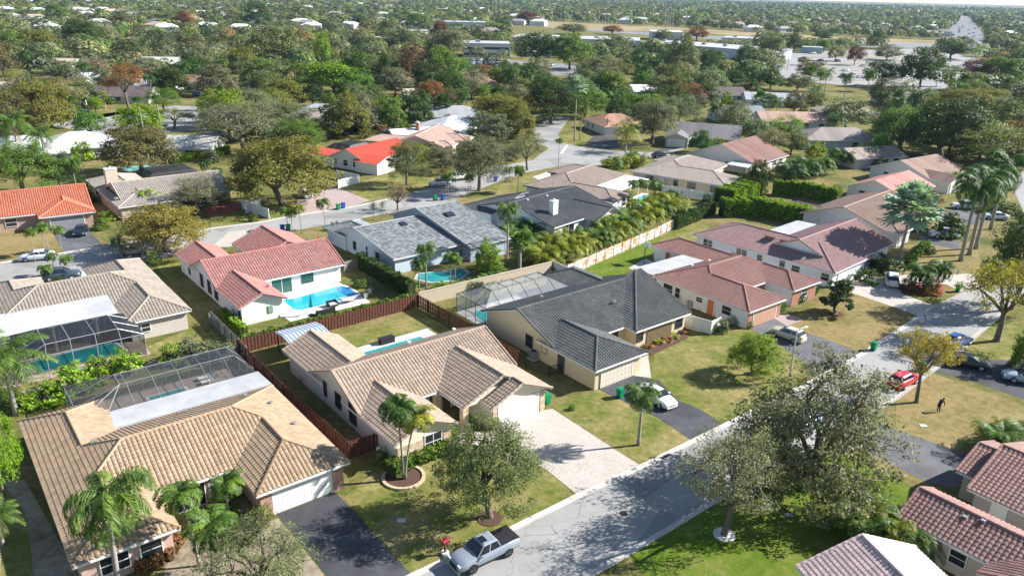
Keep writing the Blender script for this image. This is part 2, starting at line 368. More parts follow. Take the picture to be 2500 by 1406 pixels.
def roof_part(name, parent, blocks, col, style, trim, lift=.03):
    fs = faces(blocks); mb = MB(); V = []; UV = []
    for (i, k, p) in fs: tile_faces(V, UV, blocks[i], k, p, style)
    for p, u in zip(V, UV): mb.poly([(q[0], q[1], q[2]+lift) for q in p], u)
    m = col if not isinstance(col, tuple) else roofm(col)
    roof = mb.build(name, m, parent)
    sm = MB()                                     # the deck under the tiles with its fascia edge
    for (i, k, p) in fs:
        a, b_, c = blocks[i].pl[k]; z = lambda q, dz: (q[0], q[1], a*q[0]+b_*q[1]+c+dz)
        n = len(p); sm.poly([z(q, -.16) for q in p[::-1]])
        sm.poly([z(q, .0) for q in p])
        for t in range(n):
            q, r = p[t], p[(t+1) % n]; sm.poly([z(q, -.16), z(r, -.16), z(r, .0), z(q, .0)])
    sm.build('fascia', trim, roof)
    if style in ('metal', 'plain'): return roof
    cm = MB()                                     # ridge and hip caps where they show
    R = .12
    for i, b in enumerate(blocks):
        seen = set(); x0, y0, x1, y1 = b.r
        for k in b.pl:
            f = b.face(k)
            for t in range(len(f)):
                p, q = f[t], f[(t+1) % len(f)]
                key = tuple(sorted([(round(p[0], 2), round(p[1], 2)), (round(q[0], 2), round(q[1], 2))]))
                if key in seen: continue
                seen.add(key)
                L_ = math.dist(p, q)
                if L_ < .3: continue
                hp_, hq = b.h(*p), b.h(*q); eave = abs(hp_-b.ze) < .02 and abs(hq-b.ze) < .02
                if eave: continue
                n = max(2, int(L_/.25)); run = []
                for s_ in range(n+1):
                    x, y = p[0]+(q[0]-p[0])*s_/n, p[1]+(q[1]-p[1])*s_/n; h = b.h(x, y)
                    vis = all(o.h(x, y) < h-.02 for j, o in enumerate(blocks) if j != i)
                    if vis: run.append((x, y, h+lift+.04))
                    if (not vis or s_ == n) and len(run) > 1:
                        cm.tube(run, [R*(1.12 if e % 2 else .9) for e in range(len(run))], 6); run = []
                    elif not vis: run = []
    if cm.v: cm.build('ridge_cap', m, roof)
    return roof
def opening(kind, parent, side, line, c, wd, z0, ht, frame=None, pane=None):
    # a window or door standing on the wall plane 'line'; side = outward direction
    n = {'S': (0, -1), 'N': (0, 1), 'W': (-1, 0), 'E': (1, 0)}[side]
    def bx(m, a0, a1, z0, z1, o0, o1):
        if n[0] == 0: y = sorted((line+n[1]*o0, line+n[1]*o1)); m.box(a0, y[0], z0, a1, y[1], z1)
        else: x = sorted((line+n[0]*o0, line+n[0]*o1)); m.box(x[0], a0, z0, x[1], a1, z1)
    a0, a1 = c-wd/2, c+wd/2; fw = .07
    if kind in ('window', 'sliding_door'):
        m = MB(); bx(m, a0-fw, a0, z0-fw, z0+ht+fw, -.03, .06); bx(m, a1, a1+fw, z0-fw, z0+ht+fw, -.03, .06)
        bx(m, a0, a1, z0-fw, z0, -.03, .08); bx(m, a0, a1, z0+ht, z0+ht+fw, -.03, .06)
        nm = max(1, round(wd/1.1)) if kind == 'window' else max(2, round(wd/1.2))
        for j in range(1, nm): x = a0+wd*j/nm; bx(m, x-.03, x+.03, z0, z0+ht, .0, .05)
        if kind == 'window': bx(m, a0, a1, z0+ht*.48, z0+ht*.48+.05, .0, .045)
        w_ = m.build(kind, frame or WHITE, parent)
        g = MB(); bx(g, a0, a1, z0, z0+ht, -.02, .025); g.build('pane', pane or GLASS, w_); return w_
    if kind == 'garage_door':
        m = MB()
        for j in range(4):
            zz = z0+ht*j/4; bx(m, a0, a1, zz+.012, zz+ht/4-.012, 0, .05)
            for q in range(8): bx(m, a0+wd*(q+.15)/8, a0+wd*(q+.85)/8, zz+.1, zz+ht/4-.1, .05, .062)
        bx(m, a0, a1, z0, z0+ht, -.02, .03)
        g = m.build(kind, pane or GARW, parent)
        f = MB(); bx(f, a0-.12, a0, z0, z0+ht+.12, -.02, .08); bx(f, a1, a1+.12, z0, z0+ht+.12, -.02, .08); bx(f, a0, a1, z0+ht, z0+ht+.12, -.02, .08)
        f.build('door_frame', frame or WHITE, g); return g
    m = MB(); bx(m, a0, a1, z0, z0+ht, -.02, .05)
    for q in ((.1, .48), (.55, .93)): bx(m, a0+.12, a1-.12, z0+ht*q[0], z0+ht*q[1], .05, .065)
    d = m.build('door', pane or WHITE, parent)
    f = MB(); bx(f, a0-.09, a0, z0, z0+ht+.09, -.02, .07); bx(f, a1, a1+.09, z0, z0+ht+.09, -.02, .07); bx(f, a0, a1, z0+ht, z0+ht+.09, -.02, .07)
    f.build('door_frame', frame or WHITE, d)
    k = MB(); bx(k, a1-.16, a1-.1, z0+.95, z0+1.01, .05, .12); k.build('handle', METAL, d); return d
def house(label, o, az, blocks, roof, wall=(.62, .60, .55), style='barrel', trim=None, ops=(), rust=0., flats=(), extras=(), inset=.5, name='house', cat='house', group=None):
    O = G(*o) if len(o) == 2 else o
    h = empty(name, (O[0], O[1], 0), R_(90-az), label, cat, group); h['az'] = az
    trim = trim or TRIM
    B = [b if isinstance(b, Block) else Block(*b) for b in blocks]
    wm = wallm(wall, rust) if isinstance(wall, tuple) else wall
    wmb = MB()
    for i, b in enumerate(B):
        if not b.walls: continue
        x0, y0, x1, y1 = b.r; e = inset+.006*i; X0, Y0, X1, Y1 = x0+e, y0+e, x1-e, y1-e
        cor = [(X0, Y0), (X1, Y0), (X1, Y1), (X0, Y1)]; rg = {}
        for t in range(4):
            p, q = cor[t], cor[(t+1) % 4]; n = 12
            top = [(p[0]+(q[0]-p[0])*s/n, p[1]+(q[1]-p[1])*s/n) for s in range(n+1)]
            mid = ((x0+x1)/2, (y0+y1)/2)
            wmb.poly([(p[0], p[1], b.wb), (q[0], q[1], b.wb)] + [(x, y, b.h(x, y)-.10) for x, y in top[::-1]])
    walls = wmb.build('wall', wm, h) if wmb.v else None
    rf = roof_part('roof', h, B, roof, style, trim)
    for fl in flats:                       # flat patio roofs (x0,y0,x1,y1,z_south,z_north)
        x0, y0, x1, y1, za, zb = fl[:6]; m = MB(); t = .14
        m.v += [(x0,y0,za-t),(x1,y0,za-t),(x1,y1,zb-t),(x0,y1,zb-t),(x0,y0,za),(x1,y0,za),(x1,y1,zb),(x0,y1,zb)]
        for q in ((0,3,2,1),(4,5,6,7),(0,1,5,4),(1,2,6,5),(2,3,7,6),(3,0,4,7)): m.f.append(q); m.uv += [(0., 0.)]*4; m.m.append(0)
        pr = m.build('patio_roof', FLATR if len(fl) < 7 else fl[6], h)
        n = max(2, int((x1-x0)/3.5))
        for s in range(n+1):
            x = x0+.15+(x1-x0-.3)*s/n; y = y1-.2 if zb <= za else y0+.2; MB().box(x-.06, y-.06, 0, x+.06, y+.06, min(za, zb)-t).build('patio_post', TRIM, pr)
    for q in ops:
        q = list(q); k, ln, c_ = q[1], q[2], q[3]; best = None
        for i, b in enumerate(B):            # snap to the wall plane it belongs to
            x0, y0, x1, y1 = b.r; e = inset+.006*i; lo, hi = (x0, x1) if k in 'SN' else (y0, y1)
            v = {'W': x0+e, 'E': x1-e, 'S': y0+e, 'N': y1-e}[k]
            if lo < c_ < hi and abs(v-ln) < .9 and (best is None or abs(v-ln) < abs(best-ln)): best = v
        if best is not None: q[2] = best - .035 if k in 'WS' else best + .035
        opening(q[0], h, *q[1:])
    for ex in extras: ex(h)
    return h
def box_part(name, mat, *bs, bevel=0):
    def f(h):
        m = MB()
        for b in bs: m.box(*b)
        return m.build(name, mat, h, bevel=bevel)
    return f
def chimney(x, y, sx, sy, z0, z1, mat=None):
    def f(h):
        m = MB(); m.box(x-sx/2, y-sy/2, z0, x+sx/2, y+sy/2, z1); c = m.build('chimney', mat or WHITE, h)
        m = MB(); m.box(x-sx/2-.06, y-sy/2-.06, z1, x+sx/2+.06, y+sy/2+.06, z1+.12); m.box(x-.15, y-.15, z1+.12, x+.15, y+.15, z1+.4); m.build('chimney_cap', TRIM, c)
    return f
def vents(mat, *ps):
    def f(h):
        for (x, y, z) in ps:
            m = MB(); m.tube([(x, y, z-.1), (x, y, z+.3)], .07, 8); m.box(x-.16, y-.16, z+.26, x+.16, y+.16, z+.36); m.build('roof_vent', mat, h)
    return f
def skylight(x, y, z, sx, sy, slope, mat=None):
    def f(h):
        s = MB(); s.v += [(x-sx/2, y-sy/2, z-slope*sy/2), (x+sx/2, y-sy/2, z-slope*sy/2), (x+sx/2, y+sy/2, z+slope*sy/2), (x-sx/2, y+sy/2, z+slope*sy/2)]
        s.v += [(a, b, c+.22) for a, b, c in s.v[:4]]
        for q in ((4,5,6,7),(0,1,5,4),(1,2,6,5),(2,3,7,6),(3,0,4,7)): s.f.append(q); s.uv += [(0., 0.)]*4; s.m.append(0)
        s.build('skylight', mat or GLASS, h)
    return f
# ---------------------------------------------------------------- near houses (local metres: x along the street, y away from it)
RED = (.42, .15, .12)
H1 = house('tan tile hip-roofed house beside the black asphalt driveway, its white patio roof behind', (170, 1400), 51.5,
  [(0, 2, 20.65, 13.8, '', .39), (0, -2.95, 7, 7, 'N', .39), (12.7, -2.55, 20.65, 7, 'N', .39), (0, 9, 6.8, 20.4, 'S', .39)],
  (.36, .25, .155), (.55, .38, .31), ops=[('garage_door', 'S', -2.03, 16.6, 4.85, 0, 2.1, None, None), ('window', 'S', -2.43, 2.6, 1.8, .7, 1.3), ('window', 'S', -2.43, 5.0, 1.4, .7, 1.3),
   ('sliding_door', 'S', 2.52, 9.2, 2.2, .05, 2.1), ('door', 'S', 2.52, 11.2, 1., .05, 2.1)],
  flats=[(6, 13.85, 20.6, 17.5, 2.75, 2.6)], extras=[box_part('brick_pier', BRICK, (13.1, -2.2, 0, 14.05, -2.0, 2.3), (19.15, -2.2, 0, 20.1, -2.0, 2.3)), vents(METAL, (18.6, 9, 3.3), (18.9, 4.5, 3.2), (17.2, 11.5, 3.35), (4.2, 10, 4.0), (12, 12.2, 3.2))])
H2 = house('beige brown tile gabled house with stone porch pillars and white double garage', (893, 1045), 51.2,
  [(-1.42, -1.9, 16.75, 9.3, 'EW', .43), (-1.45, -7.9, 5.15, 2, 'NS', .43), (7, -6.1, 16.5, 2, 'NS', .43, 2.5, True, 2.2), (8.95, -7.85, 16.5, -3, 'NS', .43), (-1.45, 6, 5.2, 15.6, 'NS', .43)],
  (.355, .265, .195), (.68, .62, .50), rust=.8, ops=[('garage_door', 'S', -7.37, 12.65, 4.85, 0, 2.15), ('window', 'S', -7.42, 2.8, 1.7, .5, 1.6), ('window', 'W', -.47, 3.6, 1.1, .9, 1.5, SHUT), ('window', 'W', -.47, .6, 1.3, .6, 1.9, SHUT), ('window', 'W', -.47, 6.4, .5, 1., 1.5, SHUT),
   ('sliding_door', 'S', -1.42, 6.1, 1.6, .05, 2.1, None), ('door', 'S', -1.42, 8.2, 1., .05, 2.1, None, BROWN)],
  extras=[box_part('stone_pillar', STONE, (7.15, -5.9, 0, 7.75, -5.3, 2.4)), box_part('stone_pillar', STONE, (6.6, -2.0, 0, 7.2, -1.45, 2.4)), box_part('stone_facing', STONE, (-.9, -7.5, 0, 1.7, -7.42, 1.9), (3.9, -7.5, 0, 4.7, -7.42, 1.9), (9.5, -7.45, 0, 9.95, -7.37, 2.3), (15.35, -7.45, 0, 15.95, -7.37, 2.3)),
   box_part('wall_panel', wallm((.68, .62, .5)), (9.4, -6.2, 0, 9.5, -1.6, 2.5), (15.9, -6.2, 0, 16.0, -1.6, 2.5)), vents(WHITE, (1, 9.0-.5, 2.9), (9.5, 7.6, 3.3), (15.6, 8.0, 3.1))])
H3 = house('charcoal tile gabled house with cream walls and white entrance ramp', (1446, 950), 51.2,
  [(-.42, 5.5, 20.2, 19.3, 'EW', .365), (-.5, -.8, 7.5, 9, 'N', .365), (10.4, 3.7, 20.2, 12.5, 'NE', .365), (14, 15, 20.2, 24.9, 'S', .365)],
  (.08, .085, .082), (.60, .50, .34), ops=[('garage_door', 'S', -.28, 3.2, 4.6, 0, 2.1, None, GARC), ('window', 'W', .68, 10.6, 1.1, .9, 1.4, DARKTRIM), ('window', 'W', .68, 7.9, .9, 1.2, 1., DARKTRIM), ('door', 'W', .01, 5.0, .9, 0, 2.1, DARKTRIM, SHUT),
   ('window', 'S', 4.22, 11.6, 1., .9, 1.2, SHUT), ('window', 'S', 4.22, 18.6, 1.1, .9, 1.2, SHUT), ('window', 'S', 6.02, 9.2, 1., .9, 1.3, SHUT)],
  extras=[box_part('shutter_screen', flatm('slat_screen', (.27, .2, .12)), *[(12.9+.2*i, 4.1, .1, 13.0+.2*i, 4.22, 2.35) for i in range(22)]), vents(METAL, (5, 14.4, 4.5), (12, 9, 4.0), (17, 10.5, 4.4))])
H4 = house('white house with pink red tile gables beside the blue swimming pool', (610, 812), 51.4,
  [(-.42, 9.5, 17.5, 20.8, 'EW', .42), (-.45, 1.9, 5.8, 12, 'NS', .42), (-.45, 18, 5.85, 27.3, 'NS', .42), (7.9, 18, 17.6, 27.5, 'NS', .42)],
  (.37, .165, .14), (.74, .73, .71), ops=[('window', 'W', .02, 17.3, 1., .6, 1.7, SHUT), ('window', 'W', .02, 14.2, 1.1, .6, 1.7, SHUT), ('window', 'W', .02, 11.5, 1.1, .6, 1.7, SHUT), ('window', 'W', .02, 22.6, .5, .8, 1.4, SHUT), ('window', 'W', .02, 3.2, .6, .8, 1.2, SHUT),
   ('sliding_door', 'S', 10.02, 8.3, 2.8, .05, 2.1, WHITE, GGLASS), ('window', 'S', 10.02, 12.0, 1.6, .9, 1.2, SHUT, GGLASS)],
  extras=[vents(flatm('red_vent', (.5, .03, .03)), (4.5, 16.3, 4.55), (9.5, 16.4, 4.5), (16.6, 15.9, 4.7), (4.6, 5.3, 3.1)), box_part('wall_wreath', flatm('green_metal', (.2, .3, .22)), (3.3, 2.3, .9, 4.0, 2.4, 1.9), bevel=.04)])
H6 = house('brown grey tile hip-roofed house with pale patio roof by the screened teal pool', (456, 806), 51.4,
  [(-19.2, 5.9, .75, 18, '', .39), (-6.5, -.25, .8, 9, 'N', .39), (-6.5, 13, .8, 23.0, 'S', .39), (-19.2, 13, -11.6, 22, 'S', .39)],
  (.30, .25, .20), (.55, .49, .43), ops=[('window', 'S', .23, -4.9, 1.9, .9, 1., WHITE)], flats=[(-19.2, 3.5, -6.5, 8.3, 2.65, 3.5)])
H5 = house('grey flat tile house with two stepped roof planes and skylights', (924, 657), 49,
  [(.2, -4, 13, 13.5, 'EW', {'W': 0, 'E': 0, 'S': .175, 'N': .33}), (12.4, -6.2, 20.6, 16.5, 'EW', {'W': 0, 'E': 0, 'S': .20, 'N': .36}, 2.55), (0, 10, 7, 17, 'S', .32)],
  roofm((.24, .255, .26), .4, .25), (.45, .52, .58), style='flat', rust=0, ops=[('window', 'W', .72, 4.3, .6, .8, 1.6, WHITE), ('window', 'W', .72, 1.2, 1.2, .2, 2.0, WHITE), ('window', 'W', .72, 8, .8, .9, 1.2, DARKTRIM)],
  extras=[vents(BLKM, (6, 6.4, 4.0), (6.5, 4.5, 3.7), (15.3, 7.9, 5.1), (14.3, 5.3, 4.6)), skylight(8.1, 5.5, 4.2, 1., 1.2, .175), skylight(16.2, 4.2, 4.75, 1.5, 1.4, .2)])
H7 = house('red tile hip-roofed house with orange side door and terracotta garage', (1817, 800), 51.4,
  [(-.65, 4.5, 17.3, 15.3, '', .37), (-.65, -.9, 7.4, 10, 'N', .37), (10.6, .2, 17.3, 10, 'N', .37), (9.9, 11, 16.6, 25.3, 'S', .37)],
  (.31, .155, .125), (.70, .69, .68), rust=.7, ops=[('garage_door', 'S', -.38, 3.4, 4.8, 0, 2.1, None, GART), ('door', 'W', -.13, 5.3, 1., 0, 2.1, None, ORANGE), ('window', 'W', -.13, 2.8, 1.4, .9, 1.1), ('window', 'W', -.13, 7.2, 1., 1.2, .6), ('window', 'W', -.13, 12.6, 1.6, .6, 1.4), ('window', 'W', -.13, 10.9, .8, .6, 1.4),
   ('door', 'W', 10.42, 21.9, .9, 0, 2.1, None, flatm('brick_red_door', (.35, .1, .05))), ('window', 'S', .72, 14, 1.5, .9, 1.1)], flats=[(-.7, 15.0, 12.4, 18.8, 2.75, 2.65)],
  extras=[box_part('brick_facing', flatm('red_brick', (.38, .18, .13), var=.3, scale=9), (-.1, -.46, 0, .85, -.38, 2.3), (5.9, -.46, 0, 6.85, -.38, 2.3), (7.4, 4.92, 0, 11, 5.0, 2.4), (11.1, .64, 0, 13, .72, 2.3), (15, .64, 0, 16.8, .72, 2.3)), vents(WHITE, (-.1+1, 14.4, 3.0), (4.5, 12.6, 3.6), (8, 12.4, 3.7))])
H8 = house('mauve red tile house with dish antenna on its long white side wall', (2034, 700), 47,
  [(-1.4, -.6, 9.7, 23.7, '', .365), (1.2, .2, 20, 13.4, 'WE', .40), (12, .2, 20, 9, 'N', .3)],
  (.34, .20, .19), (.66, .68, .70), ops=[('window', 'W', -.88, 21, 1.7, .9, 1.3), ('window', 'W', -.88, 14.8, 1.8, .9, 1.3), ('window', 'W', -.88, 11.6, .9, .9, 1.2), ('window', 'W', -.88, 7.8, .9, .3, 1.9), ('window', 'W', -.88, 5.6, 1.3, .9, 1.), ('window', 'W', -.88, 1.0, 1.2, .9, 1.1), ('garage_door', 'S', -.08, 3, 4.6, 0, 2.1)], flats=[(9.8, 13.4, 20.2, 17, 2.7, 2.6)],
  extras=[skylight(2.2, 12, 4.1, .6, 1.6, 0, BROWN), skylight(2.2, 9.4, 4.1, .6, 1.6, 0, BROWN)])
H9 = house('light brown tile gabled house behind the clipped green hedge', (2196, 610), 46,
  [(.2, 3, 20.3, 18.3, 'WE', .33), (.3, .4, 6.4, 7, 'N', .33), (1.2, 14, 6.5, 23.3, 'S', .33)], (.33, .22, .17), (.58, .55, .55), ops=[('window', 'W', .68, 6.3, 1.6, 1., 1.2, DARKTRIM), ('window', 'S', .92, 3.5, 1.6, .9, 1.2)])
H10 = house('black tile gabled house with white chimney above the palm hedge', (1391, 563), 41,
  [(-7.5, -2.4, 10.5, 17, 'WE', .255), (1, -5, 9.6, 4, 'NS', .36), (-9, 10.5, 1, 18.6, 'SE', .3)], (.075, .08, .085), (.68, .70, .72), ops=[('window', 'W', -6.98, 3, 1.2, .9, 1.2), ('sliding_door', 'S', -1.88, -3, 3, .05, 2.1, WHITE), ('window', 'S', -4.48, 5.2, 2., .9, 1.1)],
  extras=[chimney(-3.3, 1.2, 1.3, .9, 3.0, 5.7), vents(WHITE, (-4, 6.5, 4.8), (1, 6.2, 4.7))])
H11 = house('warm grey tile hip-roofed house with white patio cover by a light blue pool', (1500, 505), 34,
  [(-5.4, 5.4, 17, 18, '', .36), (-5.4, -2.5, 1.8, 10, 'N', .36), (8.6, 12, 17, 21, 'S', .36)], (.36, .28, .23), (.60, .63, .64), trim=DARKTRIM, ops=[('window', 'S', -1.98, -.2, 1.6, .6, 1.5), ('window', 'W', -4.88, 1.5, 1.2, .9, 1.2)], flats=[(3.2, .4, 16.2, 5.9, 2.6, 2.75, flatm('white_roof_panel', (.66, .66, .64), .6, .05))])
H12 = house('pale beige tile hip-roofed house with yellow walls and white fence', (1770, 462), 35,
  [(-8.2, 4.6, 13.5, 18.9, '', .33), (-8.2, -3.2, 1.9, 10, 'N', .33), (6.4, 12, 13.5, 20.4, 'S', .33)], (.42, .345, .29), (.66, .56, .38), ops=[('window', 'W', -7.68, 14.4, 1.6, .9, 1.3, DARKTRIM), ('window', 'W', -7.68, 8.2, .9, .9, 1.3, DARKTRIM), ('window', 'W', -7.68, 4.6, 1.7, .9, 1.3, DARKTRIM), ('window', 'W', -7.68, -.5, 1.6, .9, 1.3, DARKTRIM), ('door', 'W', -7.68, 11.4, 1., 0, 2.1)], flats=[(13, 0, 19.5, 5, 2.6, 2.75)])
H14 = house('bright orange tile house with grey garage door at the left', (100, 560), 57,
  [(-15, .6, 8.2, 19, 'WE', .25), (-.1, -2.2, 8.4, 8, 'N', .34)], (.50, .15, .08), (.42, .29, .24), ops=[('garage_door', 'S', -1.68, 4, 4.9, 0, 2.1, None, GARG), ('window', 'S', 1.12, -4, 1.6, .8, 1.3), ('door', 'S', 1.12, -6.6, 1., 0, 2.1, None, BROWN)])
H15 = house('taupe tile house with a tall beige chimney', (290, 526), 51,
  [(.5, -2.6, 20, 12, 'WE', .33), (-.8, -4.6, 8.6, 21, '', .33)], (.37, .32, .27), (.52, .43, .34), ops=[('window', 'S', -4.08, 6, 2.8, .6, 1.4), ('window', 'W', -.28, 14, 1.1, .9, 1.2, DARKTRIM), ('door', 'S', -2.08, 11, 1., 0, 2.1, None, BROWN)], extras=[chimney(1.9, 10.6, 2.1, 1.3, 3.0, 6.3, wallm((.55, .47, .36)))])
H16 = house('bright red metal roofed white house under the oaks', (985, 430), 32,
  [(-3, 8.8, 14.9, 20, 'WE', .41), (-3.6, 4.4, 3.4, 12, 'NS', .36), (-3, 18, 2.6, 27, 'NS', .36)], flatm('red_metal_roof', (.58, .085, .05), .45, .06), (.68, .65, .58), style='metal', ops=[('window', 'W', -2.48, 12, 1.3, .8, 1.3, WHITE), ('window', 'W', -2.48, 15, 1.3, .8, 1.3, WHITE), ('window', 'W', -2.48, 9.6, 1.1, .8, 1.1, WHITE), ('window', 'W', -2.48, 18, .6, .8, 1.3)])
H17 = house('salmon pink tile house with a brick chimney', (1010, 400), 12,
  [(9.5, -4.5, 29, 10, 'WE', .32), (19, -8, 26, 4, 'N', .32), (11.5, 6, 19, 17.5, 'S', .32), (11, -6.5, 16, 0, 'N', .32)], (.52, .34, .27), (.45, .33, .26), style='small', ops=[('window', 'W', 10.02, 2, 1.4, .8, 1.3)], extras=[chimney(23.6, 7, .9, .9, 3, 5.9, flatm('brick_chimney', (.4, .17, .12)))])
H20 = house('dark pink tile house with stucco side wall behind the areca clump', (2300, 1300), 51.4,
  [(-4.65, -14, 1.3, 1.8, 'NS', .45), (-6.2, -16, -1, -4.6, 'WE', .4)], (.28, .155, .13), (.50, .46, .40), ops=[('window', 'W', -4.13, -2.7, 1.1, .9, 1.1, WHITE)], extras=[vents(METAL, (-1.9, -3.0, 3.6), (-2.2, -1.9, 3.4))])
H20b = house('dark pink tile house at the right edge with a small palm in front', (2300, 1300), 51.4,
  [(3.55, -16, 15, 0.2, 'NS', .33), (5.45, -6, 13, 1.9, 'NS', .33)], (.28, .155, .13), (.42, .40, .36), ops=[('window', 'W', 4.06, -6, 1.4, .9, 1.2), ('door', 'W', 4.06, -2.2, 1., 0, 2.1)])
H21 = house('whitish pink tile roof with a few dark red bare tiles at the bottom right', (*G(1900+580/2.779, 900+1145/2.779, 4.3), 0), 76,
  [(-4.8, -16, 4.8, .2, 'NS', .38), (-10, -20, 10, -6.5, 'WE', .36)], (.56, .41, .385), (.6, .56, .5), style='small')
# ---------------------------------------------------------------- ground, streets, lawns, driveways (outlines read off the photo, laid on the ground)
gm = MB(); gm.poly([(-9000, -300, 0), (9000, -300, 0), (9000, 14000, 0), (-9000, 14000, 0)]); tag(gm.build('ground', GROUND), kind='structure')
def sheet(name, mat, pts, z, kind='structure'):
    m = MB(); q = [tuple(G(*p)) for p in pts]
    m.poly([(x, y, z) for x, y in q]); o = m.build(name, mat)
    return tag(o, kind=kind)
def lsheet(name, mat, h, rect, z):
    m = MB(); x0, y0, x1, y1 = rect; q = [(x0, y0), (x1, y0), (x1, y1), (x0, y1)]
    m.poly([(*wl(h, *p), z) for p in q]); return tag(m.build(name, mat), kind='structure')
def wl(h, x, y):
    a = h.rotation_euler[2]; c, s = math.cos(a), math.sin(a)
    return h.location[0]+c*x-s*y, h.location[1]+s*x+c*y
def kerb(pts, wdt=.55):
    q = [np.array(G(*p)) for p in pts]; m = MB()
    for i in range(len(q)-1):
        d = (q[i+1]-q[i])/np.linalg.norm(q[i+1]-q[i]); n = np.array([-d[1], d[0]])*wdt/2
        e = d*.02
        for (o0, o1, z0, z1) in ((-1, .1, .012, .03), (.1, 1, .03, .10)):
            a, b = q[i]+n*o0-e, q[i]+n*o1-e; c_, d_ = q[i+1]+n*o1+e, q[i+1]+n*o0+e
            m.poly([(*a, z0), (*b, z1), (*c_, z1), (*d_, z0)][::-1])
        b = q[i]+n; c_ = q[i+1]+n; m.poly([(*b, .10), (*b, 0), (*c_, 0), (*c_, .10)])
    tag(m.build('kerb', CONCK), kind='structure')
Z = .004
# lawns
sheet('lawn', BRIGHT, [(1533, 1352), (1745, 1224), (1960, 1105), (2060, 1110), (2140, 1145), (2230, 1190), (2180, 1290), (2050, 1440), (1600, 1440)], Z)
sheet('lawn', DRY, [(2140, 1145), (2110, 1100), (2260, 1173), (2290, 1215), (2230, 1190)], 2*Z)
sheet('lawn', DRY, [(2190, 975), (2280, 912), (2380, 945), (2500, 985), (2500, 1100), (2365, 1110), (2184, 1047)], Z)
sheet('lawn', DRY, [(-60, 560), (120, 552), (158, 619), (-60, 655)], Z)
sheet('lawn', LAWN, [(1350, 995), (1460, 950), (1605, 1019), (1690, 1076), (1573, 1136)], Z)
sheet('lawn', LAWN, [(1600, 850), (1700, 800), (1840, 800), (1990, 870), (1950, 960), (1760, 1030), (1713, 1001), (1655, 975), (1590, 925)], Z)
sheet('lawn', DRY, [(1900, 790), (2080, 700), (2164, 743), (2240, 770), (2110, 860), (1930, 800)], Z)
sheet('lawn', LAWN, [(2300, 900), (2344, 856), (2419, 790), (2500, 790), (2500, 880)], Z)
sheet('lawn', LAWN, [(690, 860), (990, 770), (1100, 790), (1020, 812), (880, 850), (760, 880), (700, 880)], Z)
sheet('lawn', LAWN, [(380, 650), (440, 640), (560, 750), (500, 770), (470, 750)], Z)
sheet('lawn', BRIGHT, [(1420, 640), (1640, 570), (1700, 580), (1500, 680), (1420, 670)], Z)
sheet('lawn', LAWN, [(1640, 480), (1745, 480), (1750, 520), (1660, 540)], Z)
sheet('lawn', LAWN, [(1640, 560), (1700, 545), (1760, 560), (1720, 590), (1600, 600)], 2*Z)
sheet('lawn', LAWN, [(500, 510), (640, 480), (720, 520), (620, 548), (520, 556)], Z)
sheet('lawn', LAWN, [(830, 455), (950, 425), (1060, 420), (1060, 455), (947, 487), (905, 491)], Z)
sheet('lawn', LAWN, [(1165, 468), (1290, 430), (1340, 450), (1230, 480), (1100, 490), (1026, 505)], Z)
sheet('lawn', LAWN, [(1362, 329), (1440, 320), (1460, 345), (1420, 358), (1373, 350)], Z)
sheet('lawn', DRY, [(2150, 690), (2200, 600), (2380, 590), (2400, 660), (2330, 672), (2213, 671)], Z)
sheet('lawn', DIRT, [(-60, 1180), (60, 1170), (190, 1400), (160, 1480), (-80, 1480)], Z)
sheet('lawn', LAWN, [(350, 850), (470, 800), (560, 830), (500, 870), (400, 880)], Z)
sheet('lawn', DIRT, [(360, 880), (580, 845), (640, 900), (600, 900), (560, 850), (280, 920), (240, 930), (60, 1000), (30, 960)], 2*Z)
sheet('lawn', LAWN, [(840, 1215), (940, 1130), (1110, 1080), (1330, 1145), (1410, 1210), (1200, 1312), (1016, 1400), (1000, 1395)], Z)
sheet('lawn', DIRT, [(420, 1340), (500, 1290), (680, 1265), (790, 1400), (780, 1460), (380, 1460)], Z)
sheet('lawn', LAWN, [(190, 300), (260, 268), (380, 262), (330, 277), (245, 289), (205, 284)], Z)
sheet('lawn', LAWN, [(420, 130), (600, 104), (600, 118), (420, 145)], Z)
sheet('lawn', LAWN, [(0, 1440), (10, 1180), (60, 1250), (90, 1440)], 2*Z)
# streets
sheet('road', ROAD, [(940, 1440), (1016, 1402), (1200, 1316), (1414, 1210), (1573, 1136), (1760, 1044), (1990, 928), (2110, 862), (2209, 798), (2281, 746), (2345, 715), (2430, 690), (2600, 640), (2600, 700), (2468, 749), (2419, 788), (2344, 854), (2271, 909), (2183, 975), (1990, 1085), (1745, 1224), (1533, 1350), (1400, 1440)], 2*Z)
sheet('road', ROAD, [(-80, 655), (0, 643), (158, 620), (263, 601), (400, 580), (519, 558), (639, 543), (700, 530), (850, 508), (947, 487), (1058, 456), (1160, 425), (1220, 405), (1300, 392), (1340, 362), (1303, 345), (1303, 315), (1330, 296), (1335, 285), (1390, 285), (1389, 291), (1362, 329), (1373, 350), (1416, 358), (1497, 369), (1592, 372), (1665, 358), (1670, 364), (1600, 385), (1520, 392), (1470, 404), (1376, 404), (1290, 420), (1219, 443), (1171, 463), (1090, 492), (1026, 506), (939, 523), (788, 551), (717, 563), (640, 590), (520, 605), (440, 622), (300, 650), (200, 662), (84, 674), (-80, 700)], 2*Z)
sheet('road', ROAD, [(120, 306), (190, 290), (205, 283), (245, 289), (330, 277), (385, 265), (430, 258), (500, 262), (520, 300), (490, 318), (430, 322), (260, 334), (190, 318)], 2*Z)
